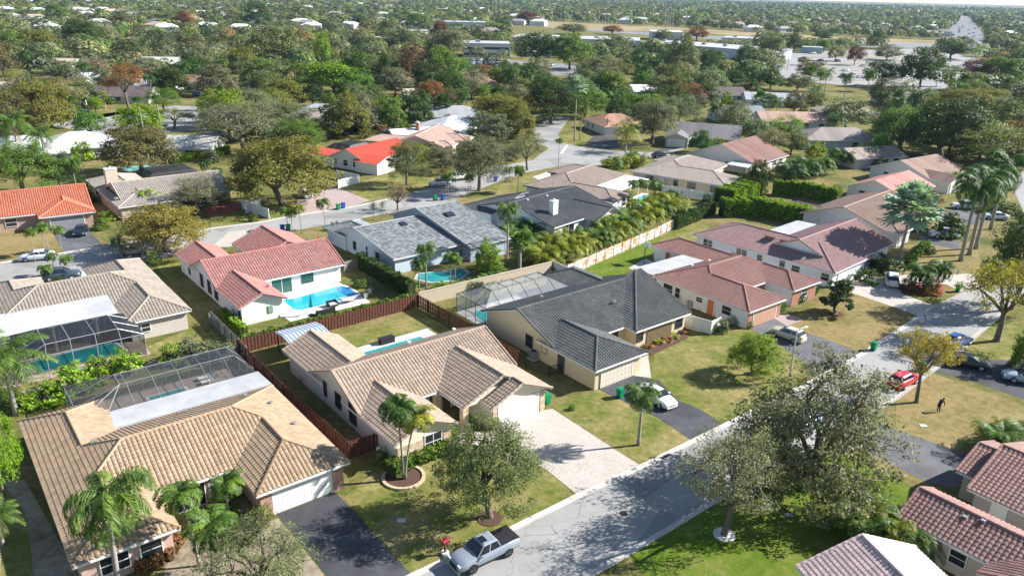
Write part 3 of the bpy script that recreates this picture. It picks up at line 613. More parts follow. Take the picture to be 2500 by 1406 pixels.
kerb([(2281, 746), (2209, 798), (2110, 862), (1990, 928), (1760, 1044), (1573, 1136), (1414, 1210), (1200, 1316), (1016, 1402), (940, 1440)][::-1]); kerb([(1420, 1415), (1533, 1350), (1745, 1224), (1990, 1085), (2183, 975), (2271, 909), (2344, 854), (2419, 788), (2468, 749)][::-1])
kerb([(947, 487), (850, 508), (700, 530), (639, 543), (519, 558), (400, 580), (263, 601), (0, 643)][::-1]); kerb([(84, 674), (200, 662), (300, 650)][::-1])
# driveways
sheet('driveway', ASPH, [(676, 1255), (817, 1201), (838, 1220), (1006, 1404), (1060, 1460), (840, 1460), (800, 1406)], 3*Z)
sheet('driveway', PAVER, [(1414, 1211), (1333, 1145), (1230, 1090), (1114, 1085), (1080, 1060), (1100, 1035), (1180, 1058), (1213, 1047), (1318, 1003), (1348, 997), (1500, 1096), (1567, 1138)], 3*Z)
sheet('driveway', ASPH, [(1460, 950), (1545, 916), (1610, 930), (1655, 977), (1713, 1001), (1763, 1035), (1690, 1076), (1605, 1019)], 3*Z)
sheet('path', PAVER, [(1555, 878), (1582, 867), (1590, 923), (1548, 917)], 4*Z)
sheet('driveway', ASPHG, [(1832, 803), (1890, 777), (1922, 796), (2000, 822), (2110, 864), (2000, 922), (1960, 880)], 3*Z)
sheet('path', PINKP, [(1890, 777), (1915, 765), (1965, 780), (1922, 796)], 4*Z)
sheet('driveway', PAVER, [(2065, 682), (2111, 670), (2150, 680), (2213, 671), (2330, 670), (2420, 665), (2430, 690), (2345, 712), (2310, 694), (2230, 690), (2196, 700), (2200, 716), (2281, 747), (2242, 771), (2164, 743), (2082, 716)], 3*Z)
sheet('driveway', ASPH, [(2304, 882), (2422, 878), (2560, 880), (2560, 985), (2500, 975), (2373, 930), (2279, 906)], 3*Z)
sheet('driveway', ASPHG, [(2184, 1047), (2365, 1110), (2345, 1190), (2270, 1180), (2134, 1112), (2060, 1082), (2110, 1020)], 3*Z)
sheet('driveway', ASPHG, [(132, 575), (150, 558), (218, 556), (222, 568), (254, 601), (158, 618)], 3*Z)
sheet('driveway', PINKP, [(728, 489), (767, 468), (818, 457), (905, 490), (847, 507), (713, 528), (722, 505)], 3*Z)
sheet('driveway', PAVER, [(516, 604), (560, 565), (640, 560), (625, 578), (560, 603)], 3*Z)
sheet('driveway', CONC, [(60, 680), (130, 672), (200, 662), (240, 655), (260, 690), (120, 720)], 3*Z)
sheet('driveway', ASPH, [(1426, 354), (1450, 333), (1502, 333), (1520, 352), (1500, 368), (1460, 362)], 3*Z)
sheet('driveway', ASPH, [(1592, 376), (1600, 368), (1660, 350), (1700, 345), (1665, 362)], 4*Z)
sheet('driveway', CONC, [(1300, 432), (1350, 415), (1380, 430), (1330, 448)], 3*Z)
sheet('path', CONC, [(1420, 640), (1500, 655), (1570, 600), (1600, 640), (1520, 660)], 2*Z) if 0 else None
sheet('path', DIRT, [(520, 1240), (600, 1215), (640, 1280), (600, 1330), (440, 1380), (420, 1340), (500, 1290)], 3*Z)
sheet('driveway', ASPHG, [(2240, 590), (2250, 577), (2345, 590), (2340, 610), (2290, 600)], 2*Z)
sheet('driveway', ASPHG, [(2280, 520), (2400, 500), (2420, 540), (2320, 560)], 2*Z)
sheet('road', ROAD, [(2478, 470), (2488, 430), (2510, 390), (2700, 380), (2700, 520), (2500, 520)], 2*Z)
sheet('road_marking', WHITE, [(1367, 375), (1382, 355), (1387, 355), (1374, 375)], 4*Z)
# sun-bleached stains, manholes and drains set in the streets
for (x, y, r, nm) in ((1522, 1253, .36, 'manhole_cover'), (677, 562, .4, 'manhole_cover')):
    c = G(x, y); e = empty(nm, (*c, 0), 0, 'round iron manhole cover in the %s street' % ('near' if y > 900 else 'far'), 'manhole cover')
    m = MB(); m.prism([(r*math.cos(a), r*math.sin(a)) for a in np.linspace(0, 2*math.pi, 20)[:-1]], .009, .02); m.build('lid', BLKM, e)
    m = MB(); m.prism([((r+.1)*math.cos(a), (r+.1)*math.sin(a)) for a in np.linspace(0, 2*math.pi, 20)[:-1]], .009, .014); m.build('rim', CONCK, e)
for (x, y, lb) in ((1624, 1113, 'street drain grate by the kerb near the lone palm'),):
    c = G(x, y); m = MB(); m.box(-.6, -.25, .01, .6, .25, .03)
    o = m.build('drain_grate', BLKM); o.location = (*c, 0); o.rotation_euler[2] = R_(38); tag(o, lb, 'drain')
for (x, y, lb, mt) in ((2254, 1039, 'white square utility cover on the dry lawn by the person', CONC), (1926, 1257, 'grey utility cover on the bright green lawn', METAL), (980, 1270, 'pale utility box lid on the lawn under the oak shadow', CONC)):
    c = G(x, y); m = MB(); m.box(-.35, -.25, 0, .35, .25, .035); o = m.build('utility_cover', mt); o.location = (*c, .01); tag(o, lb, 'utility cover')

# ---------------------------------------------------------------- pools, screen cages, fences, hedges
def pool(h, pts, label, mat=POOLW, coping=CONC):
    # pts in house coordinates (or world if h is None)
    q = [wl(h, *p) if h else tuple(p) for p in pts]; cx = sum(p[0] for p in q)/len(q); cy = sum(p[1] for p in q)/len(q)
    e = empty('swimming_pool', (cx, cy, 0), 0, label, 'pool'); q = [(x-cx, y-cy) for x, y in q]
    m = MB(); m.poly([(x, y, .03) for x, y in q]); m.build('water_surface', mat, e)
    m = MB(); n = len(q)
    for i in range(n):
        a, b = q[i], q[(i+1) % n]; s = 1+.35/max(1, math.hypot(*a)); t = 1+.35/max(1, math.hypot(*b))
        m.poly([(*a, .05), (*b, .05), (b[0]*t, b[1]*t, .05), (a[0]*s, a[1]*s, .05)]); m.poly([(*a, .03), (*a, .05), (*b, .05), (*b, .03)])
    m.build('coping', coping, e); return e
def rect(x0, y0, x1, y1): return [(x0, y0), (x1, y0), (x1, y1), (x0, y1)]
def cage(h, r, label, ins=(3, 3, 0, 2.5), hw=2.5, zt=3.6, bay=2.3, fm=None, sm=None):
    x0, y0, x1, y1 = r; O = wl(h, 0, 0) if h else (0, 0)
    e = empty('pool_cage', (O[0], O[1], 0), h.rotation_euler[2], label, 'pool screen cage'); B = .045
    X0, Y0, X1, Y1 = x0+ins[0], y0+ins[2], x1-ins[1], y1-ins[3]
    m = MB(); bar = lambda a, b, w_=B: m.tube([a, b], w_, 4)
    bot = rect(x0, y0, x1, y1); top = rect(X0, Y0, X1, Y1)
    for i in range(4):
        a, b, A, Bq = bot[i], bot[(i+1) % 4], top[i], top[(i+1) % 4]
        bar((*a, hw), (*b, hw)); bar((*A, zt), (*Bq, zt)); bar((*a, hw), (*A, zt)); bar((*a, 0), (*a, hw))
        if i != 0: bar((*a, 1.0), (*b, 1.0), .03)
        L_ = math.dist(a, b); n = max(1, round(L_/bay))
        for s in range(1, n):
            p = (a[0]+(b[0]-a[0])*s/n, a[1]+(b[1]-a[1])*s/n); bar((*p, 0), (*p, hw))
            if i % 2 == 0:
                x = min(max(p[0], X0), X1); q = (x, Y0 if i == 0 else Y1); bar((*p, hw), (*q, zt))
            else:
                y = min(max(p[1], Y0), Y1); q = (X1 if i == 1 else X0, y); bar((*p, hw), (*q, zt), .03)
    n = max(1, round((x1-x0)/bay))
    for s in range(1, n):
        x = x0+(x1-x0)*s/n
        if X0 < x < X1: bar((x, Y0, zt), (x, Y1, zt))
    m.build('cage_frame', fm or METAL, e)
    s = MB()
    for i in range(4):
        a, b, A, Bq = bot[i], bot[(i+1) % 4], top[i], top[(i+1) % 4]
        if not (i == 0 and ins[2] == 0): s.poly([(*a, hw), (*b, hw), (*Bq, zt), (*A, zt)])
        if i != 0: s.poly([(*a, 0), (*b, 0), (*b, hw), (*a, hw)])
    s.poly([(*p, zt) for p in top]); s.build('screen', sm or SCREEN, e); return e
SCREEN = screenm('screen_mesh', (.05, .055, .06), .42); SCREEND = screenm('dark_screen_mesh', (.02, .022, .025), .7); SCREENGLARE = screenm('sun_glare_screen_mesh', (.35, .37, .38), .35)  # last mesh is pale because sun glare is painted into its colour
lsheet('pool_deck', DECKT, H1, (4.4, 17, 20.6, 25.3), 2*Z)
cage(H1, (4.4, 17.6, 20.4, 25.2), 'long grey screened pool cage behind the tan tile house', (4, 1.2, 2.6, 2.6), 2.5, 3.7, 2.2, flatm('cage_grey', (.2, .2, .21), .5))
pool(H1, rect(11.3, 21.3, 14.8, 23.3), 'small spa pool inside the long grey cage', POOLT)
lsheet('pool_deck', DECKT, H6, (-19.5, -4.4, -5.2, 6), 2*Z)
cage(H6, (-17.6, -4.2, -5.6, 3.6), 'dark screened pool cage over the teal pool at the left', (2.5, 2.5, .2, 2.8), 2.5, 3.7, 2.4, None, SCREEND)
pool(H6, [(-17, .8), (-16, -2.3), (-8, -2.3), (-7.4, -1.2), (-7.9, 1.1), (-12, 1.3)], 'long teal pool under the dark cage', POOLT)
lsheet('pool_deck', DECK, H4, (5.3, .4, 16.5, 9.9), 2*Z)
pool(None, [tuple(G(*p)) for p in ((690, 733), (722, 728), (826, 699), (836, 698), (849, 702), (877, 719), (872, 724), (800, 742), (737, 757), (716, 756))], 'bright blue swimming pool on the white deck of the pink roofed house', POOLW, DECK)
sheet('pool_ledge', POOLD, [(822, 705), (836, 700), (849, 703), (874, 719), (850, 724), (824, 712)], .036)
lsheet('pool_deck', CONC, H2, (5.3, 9.4, 17.3, 16.4), 2*Z)
pool(H2, rect(7.5, 10.6, 15.3, 14.8), 'narrow light blue pool behind the beige brown gabled house', POOLT)
lsheet('pool_deck', CONC, H3, (.2, 17, 14, 25.8), 2*Z)
cage(H3, (.3, 19.4, 14, 25.6), 'bronze framed screen cage with sun glare painted into its panels behind the charcoal roof', (2.2, 2.2, 1.7, 2.4), 2.6, 3.9, 2.3, BLKM, SCREENGLARE)
pool(H3, [(1.4, 19.8), (4.9, 19.6), (9, 20.0), (9, 22.4), (5.2, 22.2), (3.4, 24.4), (2.2, 24.4), (1.3, 22)], 'turquoise pool seen through the open end of the cage with painted glare', waterm('pool_water_aqua', (.02, .38, .36), (.03, .42, .4)))
lsheet('pool_deck', DECK, H11, (2, -5, 14, .6), 2*Z)
pool(H11, rect(3.2, -4.2, 12.2, -.4), 'rectangular light blue pool by the white patio cover', waterm('pool_water_light', (.1, .45, .45), (.12, .5, .5)))
pool(H5, [(3.6, -5.4), (10, -7.4), (9.6, -9.4), (6.4, -11), (3, -9.4), (2, -7)], 'dark teal garden pool among palms behind the grey tile house', POOLT)
cage(H5, (9.2, -10, 18.5, -5.4), 'slim open framed screen cage behind the grey tile house', (1, 1, .2, 1.5), 2.5, 3.5, 2.3, DARKTRIM, screenm('thin_screen', (.1, .1, .1), .12))
cage(H15, (8.8, 14, 20, 23.4), 'black screened pool cage behind the chimney house', (1.5, 2, .5, 2), 2.4, 3.6, 2.3, DARKTRIM, SCREEND)
pool(H15, [(10.5, 36), (17.5, 36), (17.5, 41), (10.5, 41)], 'pale blue pool by the tall thin palms', waterm('pool_water_pale', (.2, .5, .5), (.22, .55, .52)))
cage(H16, (4, 20.4, 13, 28), 'black screened cage behind the bright red roof', (1.5, 2, .5, 2), 2.4, 3.6, 2.3, DARKTRIM, SCREEND)
cage(H17, (19.5, 10, 29, 18), 'black screened cage beside the salmon pink roof', (1.5, 2, .5, 2), 2.4, 3.6, 2.3, DARKTRIM, SCREEND)
CEDAR = flatm('cedar_board', (.125, .048, .03), .8, .6, 5); GREYB = flatm('grey_board', (.28, .25, .22), .85, .3, 3)
STAINW = None
def _st():
    m, N, L, b = nodes('stained_white'); c = coord(N)
    L.new(mix(N, L, (.66, .64, .6), (.55, .27, .06), mapr(N, L, noise(N, L, .9, 5, .7, c), .5, .62)), b.inputs['Base Color']); b.inputs['Roughness'].default_value = .8; return m
STAINW = _st()
def fence(pts, hgt, kind, label, mat, pz=None, cat='fence', group=None):
    q = [np.array(G(*p, hgt if pz is None else pz)) for p in pts]; O = q[0]
    e = empty('fence' if kind != 'wall' else 'garden_wall', (O[0], O[1], 0), 0, label, cat, group); rnd = random.Random(len(label))
    q = [p-O for p in q]; bm = MB(); rl = MB(); kb = 0
    def obox(m, p, d, a0, a1, w0, w1, z0, z1):
        n = np.array([-d[1], d[0]]); c = [p+d*a0+n*w0, p+d*a1+n*w0, p+d*a1+n*w1, p+d*a0+n*w1]; m.prism([tuple(v) for v in c], z0, z1)
    for i in range(len(q)-1):
        L_ = np.linalg.norm(q[i+1]-q[i]); d = (q[i+1]-q[i])/L_
        if kind == 'wall': obox(bm, q[i], d, -.1, L_+.1, -.1, .1, 0, hgt); obox(rl, q[i], d, -.12, L_+.12, -.14, .14, hgt, hgt+.07); continue
        n = max(1, round(L_/2.4))
        for s in range(n+1 if i == len(q)-2 else n):
            pm = MB(); obox(pm, q[i], d, L_*s/n-.05, L_*s/n+.05, -.06, .06, 0, hgt+.05); pm.build('post', mat, e)
        if kind == 'board':
            a = 0.
            while a < L_:
                k = rnd.uniform(-.03, .03); kb += 1; o_ = .045*(kb % 2); obox(bm, q[i], d, a, min(L_, a+.17), .03+o_, .05+o_, .04, hgt+k+.03*(kb % 2)); a += .2
            for z in (.35, hgt*.5, hgt-.3): obox(rl, q[i], d, 0, L_, -.03, .03, z, z+.08)
        elif kind == 'vinyl':
            obox(bm, q[i], d, 0, L_, -.02, .02, .05, hgt-.08); obox(rl, q[i], d, 0, L_, -.035, .035, hgt-.1, hgt)
            obox(rl, q[i], d, 0, L_, -.03, .03, .1, .22)
        else:
            a = 0.
            while a < L_: obox(bm, q[i], d, a, a+.02, -.01, .01, .05, hgt); a += (.11 if kind == 'iron' else .3)
            for z in (.2, hgt-.12): obox(rl, q[i], d, 0, L_, -.015, .015, z, z+.04)
    bm.build({'wall': 'wall_body', 'board': 'board_panel', 'vinyl': 'vinyl_panel'}.get(kind, 'bar_panel'), mat, e)
    if rl.v: rl.build('coping' if kind == 'wall' else 'rail', mat, e)
    return e
fence([(1017, 719.4), (579, 829)], 1.8, 'board', 'dark red brown board fence along the back of the middle yard', CEDAR)
fence([(579, 829), (688, 935), (847.5, 1077)], 1.8, 'board', 'red brown board fence between the tan house and the gabled house', CEDAR)
fence([(851, 1078), (921, 1057)], 1.8, 'board', 'short dark board fence joining the gabled house front', CEDAR)
fence([(1019, 719.4), (1151, 791), (1266, 857)], 1.8, 'board', 'red brown board fence between gabled house and charcoal roofed house', CEDAR)
fence([(515, 762), (600, 845)], 1.7, 'board', 'weathered fence running behind the pool house hedge', GREYB)
fence([(1023, 715), (1345, 640)], 1.8, 'wall', 'cream masonry garden wall behind the screened cage', wallm((.50, .42, .31)), cat='wall')
fence([(1350, 636), (1392, 655), (1460, 680)], 1.8, 'vinyl', 'white vinyl fence joining the cream garden wall', WHITE)
fence([(1388, 647), (1500, 600), (1600, 558), (1672, 523)], 1.8, 'board', 'rust stained white board fence under the palm hedge', STAINW)
fence([(1652, 760), (1738, 784), (1760, 774)], 1.8, 'vinyl', 'white vinyl fence beside the red tile house side yard', WHITE)
fence([(1283, 876), (1340, 895), (1385, 879)], 1.2, 'iron', 'black iron picket fence beside the air conditioner', BLKM)
fence([(590, 487), (655, 510), (760, 498)][:2], 1.8, 'vinyl', 'white vinyl fence beside the red mulch bed', WHITE)
fence([(595, 480), (630, 470), (640, 466)], 1.6, 'vinyl', 'white vinyl fence by the left of the ficus', WHITE) if 0 else None
fence([(598, 498), (634, 486)], 1.8, 'vinyl', 'short white vinyl fence left of the ficus trunk', WHITE)
fence([(822, 416), (876, 427), (825, 440)][:3], 1.8, 'vinyl', 'white vinyl fence beside the brown garage door', WHITE)
fence([(1617, 451), (1765, 478)], 1.7, 'board', 'white picket fence beside the pale yellow walls', WHITE)
fence([(510, 765), (570, 820)], 1.3, 'chain', 'green grey chain link gate by the small hedge', METAL)
fence([(840, 640), (872, 632)], 1.6, 'board', 'grey weathered fence beside the pink roof eave', GREYB)
# ---------------------------------------------------------------- vegetation prototypes (leaf cards and tapered limbs; copies share the meshes)
rng = np.random.default_rng(7)
def unit(v): return v/np.maximum(np.linalg.norm(v, axis=-1, keepdims=True), 1e-9)
def cards(P, size, up=.35, asp=1.6, out=None, nz=1.):
    n = len(P); N_ = rng.normal(size=(n, 3))*nz; N_[:, 2] = np.abs(N_[:, 2])+up
    if out is not None: N_ += out*.9
    N_ = unit(N_); A = unit(np.cross(N_, rng.normal(size=(n, 3)))); B = np.cross(N_, A)
    s = (size*rng.uniform(.6, 1.35, n))[:, None]; A = A*s*asp/2; B = B*s/2
    return np.stack([P-A, P-B*1.0+A*.1, P+A, P+B*1.0+A*.1], 1)
def skeleton(seed, H, R, trunk, nl, ns, nt, low, flat, spread=1.):
    # trunk -> limbs -> boughs -> twigs, ending on the crown surface; returns branch mesh and twig ends
    r = random.Random(seed); m = MB(); tips = []; t0 = trunk*H
    wob = lambda s: Vector((r.uniform(-s, s), r.uniform(-s, s), r.uniform(-s, s)*.6))
    r0 = .028*H+.02*R
    lean = wob(.06*H); lean.z = 0
    top = Vector((0, 0, t0))+lean
    m.tube([(0, 0, -.1), (0, 0, .12), top*.55+wob(.05), top], [r0*1.5, r0*1.1, r0*.9, r0*.8], 7)
    for i in range(nl):
        az = 2*math.pi*(i+r.uniform(-.3, .3))/nl; el = r.uniform(.15, 1.)
        tgt = Vector((math.cos(az)*R*.62*spread*(1-.45*el), math.sin(az)*R*.62*spread*(1-.45*el), t0+(H-t0)*(low+(.72-low)*el)))
        mid = top.lerp(tgt, .5)+Vector((0, 0, .04*H))+wob(.08*R)
        m.tube([top, mid, tgt], [r0*.6, r0*.42, r0*.28], 5)
        for j in range(ns):
            a2 = az+r.uniform(-1.1, 1.1); e2 = r.uniform(-.15, 1.)
            c = Vector((math.cos(a2)*R*.85*(1-.55*max(0, e2)), math.sin(a2)*R*.85*(1-.55*max(0, e2)), t0+(H-t0)*(low+(.92-low)*max(0, e2)-.03)))
            c = tgt.lerp(c, .8)+wob(.1*R); md = tgt.lerp(c, .5)+wob(.06*R)
            m.tube([tgt, md, c], [r0*.26, r0*.17, r0*.1], 4, False)
            for k in range(nt):
                d = Vector((r.gauss(0, 1), r.gauss(0, 1), abs(r.gauss(0, .7))*flat)).normalized()*R*r.uniform(.12, .32)
                e = c+d; m.tube([c, e], [r0*.09, r0*.04], 3, False); tips.append(e)
    return m, np.array([tuple(t) for t in tips])
PROTO = {}
def tree_proto(key, seed, H, R, trunk=.3, nl=6, ns=5, nt=4, low=.25, flat=1., nleaf=40, leaf=.2, clump=.55, fill=0, spread=1.):
    m, tips = skeleton(seed, H, R, trunk, nl, ns, nt, low, flat, spread)
    tm = m.mesh('trunk', BARK); tm.polygons.foreach_set('use_smooth', [True]*len(tm.polygons))
    P = tips
    if fill:                                     # dense kinds: more clumps over the upper crown shell
        a = rng.uniform(0, 2*math.pi, fill); z = rng.uniform(-.25, 1, fill); q = np.sqrt(np.maximum(0, 1-z*z))*rng.uniform(.75, 1., fill)
        lump = 1+.13*np.sin(3*a+seed)+.1*np.sin(5*a+2*z*3+seed*2)
        zc = trunk*H+(H-trunk*H)*low
        P = np.concatenate([P, np.stack([np.cos(a)*q*R*.9*lump, np.sin(a)*q*R*.9*lump, zc+(H-zc)*z*.9*lump], 1)])
    n = len(P); cs = clump*rng.uniform(.6, 1.3, n)
    L_ = np.repeat(P, nleaf, 0); d = rng.normal(size=(n*nleaf, 3)); d = unit(d)*rng.uniform(0.2, 1, (n*nleaf, 1))**.5; d[:, 2] *= .6
    Q = L_+d*np.repeat(cs, nleaf)[:, None]
    V = cards(Q, leaf, out=unit(Q-np.array([0, 0, H*.45])))
    cm = qmesh('crown', V, LEAF)
    PROTO[key] = (tm, cm, H, R); return PROTO[key]
OAK = [tree_proto('oak%d' % i, 10+i, 7, 4.6, .28, 7, 6, 5, .12, .8, 80, .1, .75, 70) for i in range(2)]
OAKH = [tree_proto('oakh0', 15, 7, 4.6, .34, 7, 6, 5, .1, .8, 120, .09, .75, 80)]
OAKL = [tree_proto('oakl0', 17, 7, 4.6, .16, 8, 7, 5, -.02, .7, 85, .1, .7, 50)]
SPARSE = [tree_proto('sparse%d' % i, 20+i, 7, 4.6, .28, 7, 7, 6, .15, .9, 40, .085, .65) for i in range(2)]
FICUS = [tree_proto('ficus%d' % i, 30+i, 8, 5, .25, 7, 6, 3, .15, .9, 85, .15, .95, 90) for i in range(2)]
AIRY = [tree_proto('airy%d' % i, 40+i, 8, 5, .35, 6, 5, 4, .25, .7, 70, .12, .8, 0) for i in range(2)]
BARE = [tree_proto('bare0', 50, 6, 4, .25, 8, 7, 7, .2, 1., 3, .12, .4)]
ROUND = [tree_proto('round%d' % i, 60+i, 7, 4.6, .08, 7, 5, 2, 0., 1., 80, .16, .8, 150) for i in range(2)]
CONE = [tree_proto('cone0', 70, 6, 2, .1, 7, 5, 3, .1, .8, 45, .2, .4, 0, .8)]
BUSH = [tree_proto('bush%d' % i, 80+i, 2, 1.2, .05, 6, 4, 2, 0., 1., 20, .12, .3, 26) for i in range(2)]
def small(key, seed, H, R, nclump, nleaf, leaf, trunk=.2, z0=-.3):
    # one mesh with trunk and crown, for trees far enough that their parts do not show
    m = MB(); m.tube([(0, 0, 0), (.1, .1, trunk*H), (0, 0, H*.6)], [.3, .22, .1], 5)
    r = random.Random(seed)
    for i in range(5):
        a = i*1.256+r.random(); m.tube([(0, 0, trunk*H), (math.cos(a)*R*.5, math.sin(a)*R*.5, H*.62)], [.16, .06], 4)
    a = rng.uniform(0, 6.283, nclump); z = rng.uniform(z0, 1, nclump); q = np.sqrt(np.maximum(0, 1-z*z))*rng.uniform(.6, 1, nclump)
    lump = 1+.16*np.sin(3*a+seed)+.12*np.sin(5*a+4*z+seed*2); zc = (trunk+(1-trunk)*.3)*H
    P = np.stack([np.cos(a)*q*R*.9*lump, np.sin(a)*q*R*.9*lump, zc+(H-zc)*z*.92*lump], 1)
    L_ = np.repeat(P, nleaf, 0); d = unit(rng.normal(size=(len(L_), 3)))*rng.uniform(.3, 1, (len(L_), 1)); d[:, 2] *= .6
    Q = L_+d*R*.26; V = cards(Q, leaf, out=unit(Q-np.array([0, 0, H*.4])))
    TV = np.array([[m.v[i] for i in (f if len(f) == 4 else (f[0], f[1], f[2], f[-1]))] for f in m.f])
    A = np.concatenate([TV, V]); mi = np.r_[np.zeros(len(TV)), np.ones(len(V))]
    return qmesh('tree', A, [BARK, LEAF], mi=mi), H, R
FAR = [small('f%d' % i, i, 8, 5, 110, 50, .26) for i in range(4)]
FARA = [small('a%d' % i, 9+i, 8, 5, 60, 40, .22, .35, -.1) for i in range(3)]
# palms: fronds are arched ribs with hanging leaflets
def frond(P0, az, el, L_, droop, nl, ll, lw, hang, V, twist=0.):
    pts = []; p = np.array(P0, float); e = el; n = 10
    for i in range(n+1):
        pts.append(p.copy()); d = np.array([math.cos(az)*math.cos(e), math.sin(az)*math.cos(e), math.sin(e)]); p = p+d*L_/n; e -= droop/n*(1+i*.12)
    pts = np.array(pts); side = np.array([-math.sin(az), math.cos(az), 0])
    for i in range(n):                                  # rib
        w_ = .035*(1-i/n)+.008; V.append([pts[i]-side*w_, pts[i+1]-side*w_, pts[i+1]+side*w_, pts[i]+side*w_])
    for j in range(nl):
        t = .12+.88*(j+.5)/nl; f = t*n; i = min(n-1, int(f)); c = pts[i]+(pts[i+1]-pts[i])*(f-i); tan = unit(pts[i+1]-pts[i])
        l = ll*(math.sin(math.pi*min(1, .15+t*.85))**.6*.85+.15)
        for s in (-1, 1):
            h_ = hang*rng.uniform(.6, 1.4); d = unit(side*s*(1-.25*h_)+tan*.45+np.array([0, 0, -h_+.25])); w_ = tan*lw/2
            tip = c+d*l+np.array([0, 0, -l*h_*.35]); mid = c+d*l*.55
            V.append([c-w_*.6, mid-w_, tip, mid+w_])
def palm_crown(key, n, L_, droop, nl, ll, lw, hang, e0, e1, dead=0, shaft=0):
    V = []
    for i in range(n):
        t = (i+.5)/n; frond((0, 0, 0), i*2.39996+rng.uniform(-.2, .2), R_(e0+(e1-e0)*t)+rng.uniform(-.12, .12), L_*rng.uniform(.85, 1.1), droop*rng.uniform(.8, 1.25), nl, ll, lw, hang, V)
    k0 = len(V)
    for i in range(dead): frond((0, 0, -.1), i*2.1+.4, R_(-50), L_*.8, .6, nl//2, ll*.7, lw, 1.2, V)
    mi = [0]*k0+[1]*(len(V)-k0)
    if shaft:
        for i in range(8):
            a, b = i*math.pi/4, (i+1)*math.pi/4
            V.append([(.13*math.cos(a), .13*math.sin(a), -shaft), (.13*math.cos(b), .13*math.sin(b), -shaft), (.07*math.cos(b), .07*math.sin(b), .1), (.07*math.cos(a), .07*math.sin(a), .1)]); mi.append(0)
    return qmesh('crown', np.array(V), [FROND, DEADF], mi=mi)
DEADF = flatm('dry_frond', (.28, .18, .08), .9, .3, 6)
QUEEN = [palm_crown('q', 21, 3.4, 2.0, 42, .8, .09, .9, 75, -12, 2) for _ in range(2)]
COCO = [palm_crown('c', 20, 3.6, 1.3, 34, .85, .08, .55, 80, -25, 3)]
ROYAL = [palm_crown('r', 18, 3.3, 1.6, 40, .8, .1, .6, 78, -20, 0, 1.3)]
XMAS = [palm_crown('x', 15, 1.7, 1.7, 26, .5, .09, .4, 75, 0, 0, .7) for _ in range(2)]
DATE = [palm_crown('d', 34, 2.6, 1.0, 26, .4, .05, .2, 80, -35, 3)]
def fan_crown(n, L_, seg, petiole, e0, e1, cup=.25, w=1.):
    V = []
    for i in range(n):
        az = i*2.39996; el = R_(e0+(e1-e0)*(i+.5)/n)+rng.uniform(-.15, .15)
        d = np.array([math.cos(az)*math.cos(el), math.sin(az)*math.cos(el), math.sin(el)]); side = np.array([-math.sin(az), math.cos(az), 0]); nn = np.cross(d, side)*-1
        c = d*petiole*rng.uniform(.8, 1.1); V.append([-side*.03, c-side*.03, c+side*.03, side*.03])
        for s in range(seg):
            a = (s-(seg-1)/2)/(seg-1)*4.3*w; dd = unit(d*math.cos(a)+side*math.sin(a)+nn*cup*(s % 2-.5)*.5-nn*.15)
            l = L_*rng.uniform(.85, 1.05); b = side*math.cos(a)-d*math.sin(a); w_ = b*L_*.15
            V.append([c, c+dd*l*.6-w_, c+dd*l+np.array([0, 0, -.12*L_]), c+dd*l*.6+w_])
    return qmesh('crown', np.array(V), [FROND])
SILVER = fan_crown(34, 1.35, 16, 1.5, 85, -35); SABAL = fan_crown(26, .9, 14, 1.0, 85, -45); WASH = fan_crown(22, .7, 12, .8, 85, -30)
def areca(n, L_, H):
    V = []
    for i in range(n):
        a = rng.uniform(0, 6.283); r0 = rng.uniform(0, .9); z = rng.uniform(.3, H*.55)
        frond((math.cos(a)*r0, math.sin(a)*r0, z), a+rng.uniform(-.7, .7), R_(rng.uniform(35, 85)), L_*rng.uniform(.75, 1.15), 1.7, 20, .55, .085, .35, V)
    for i in range(12):
        a = rng.uniform(0, 6.283); r0 = rng.uniform(.2, .9); x, y = math.cos(a)*r0, math.sin(a)*r0; V.append([(x-.04, y, 0), (x+.04, y, 0), (x+.04, y, H*.5), (x-.04, y, H*.5)])
    return qmesh('areca', np.array(V), [FROND])
ARECA = [areca(46, 2.3, 3.2) for _ in range(3)]
def bigleaf(n, L_, W_):      # banana / bird of paradise
    V = []
    for i in range(n):
        az = i*2.4; e = R_(rng.uniform(40, 80)); p = np.array([0, 0, .0]); side = np.array([-math.sin(az), math.cos(az), 0])
        pts = [p]
        for k in range(6): pts.append(pts[-1]+np.array([math.cos(az)*math.cos(e), math.sin(az)*math.cos(e), math.sin(e)])*L_/6); e -= .28
        for k in range(2, 6):
            w0, w1 = W_*math.sin(math.pi*(k-1.6)/4.6), W_*math.sin(math.pi*max(.05, (k-.6))/4.6) if k < 5 else .03
            V.append([pts[k]-side*w0, pts[k+1]-side*w1, pts[k+1], pts[k]]); V.append([pts[k], pts[k+1], pts[k+1]+side*w1, pts[k]+side*w0])
        V.append([pts[0]-side*.03, pts[2]-side*.02, pts[2]+side*.02, pts[0]+side*.03])
    return qmesh('leaves', np.array(V), [FROND])
BANANA = bigleaf(16, 2.6, .32); TUFT = bigleaf(14, .9, .12)
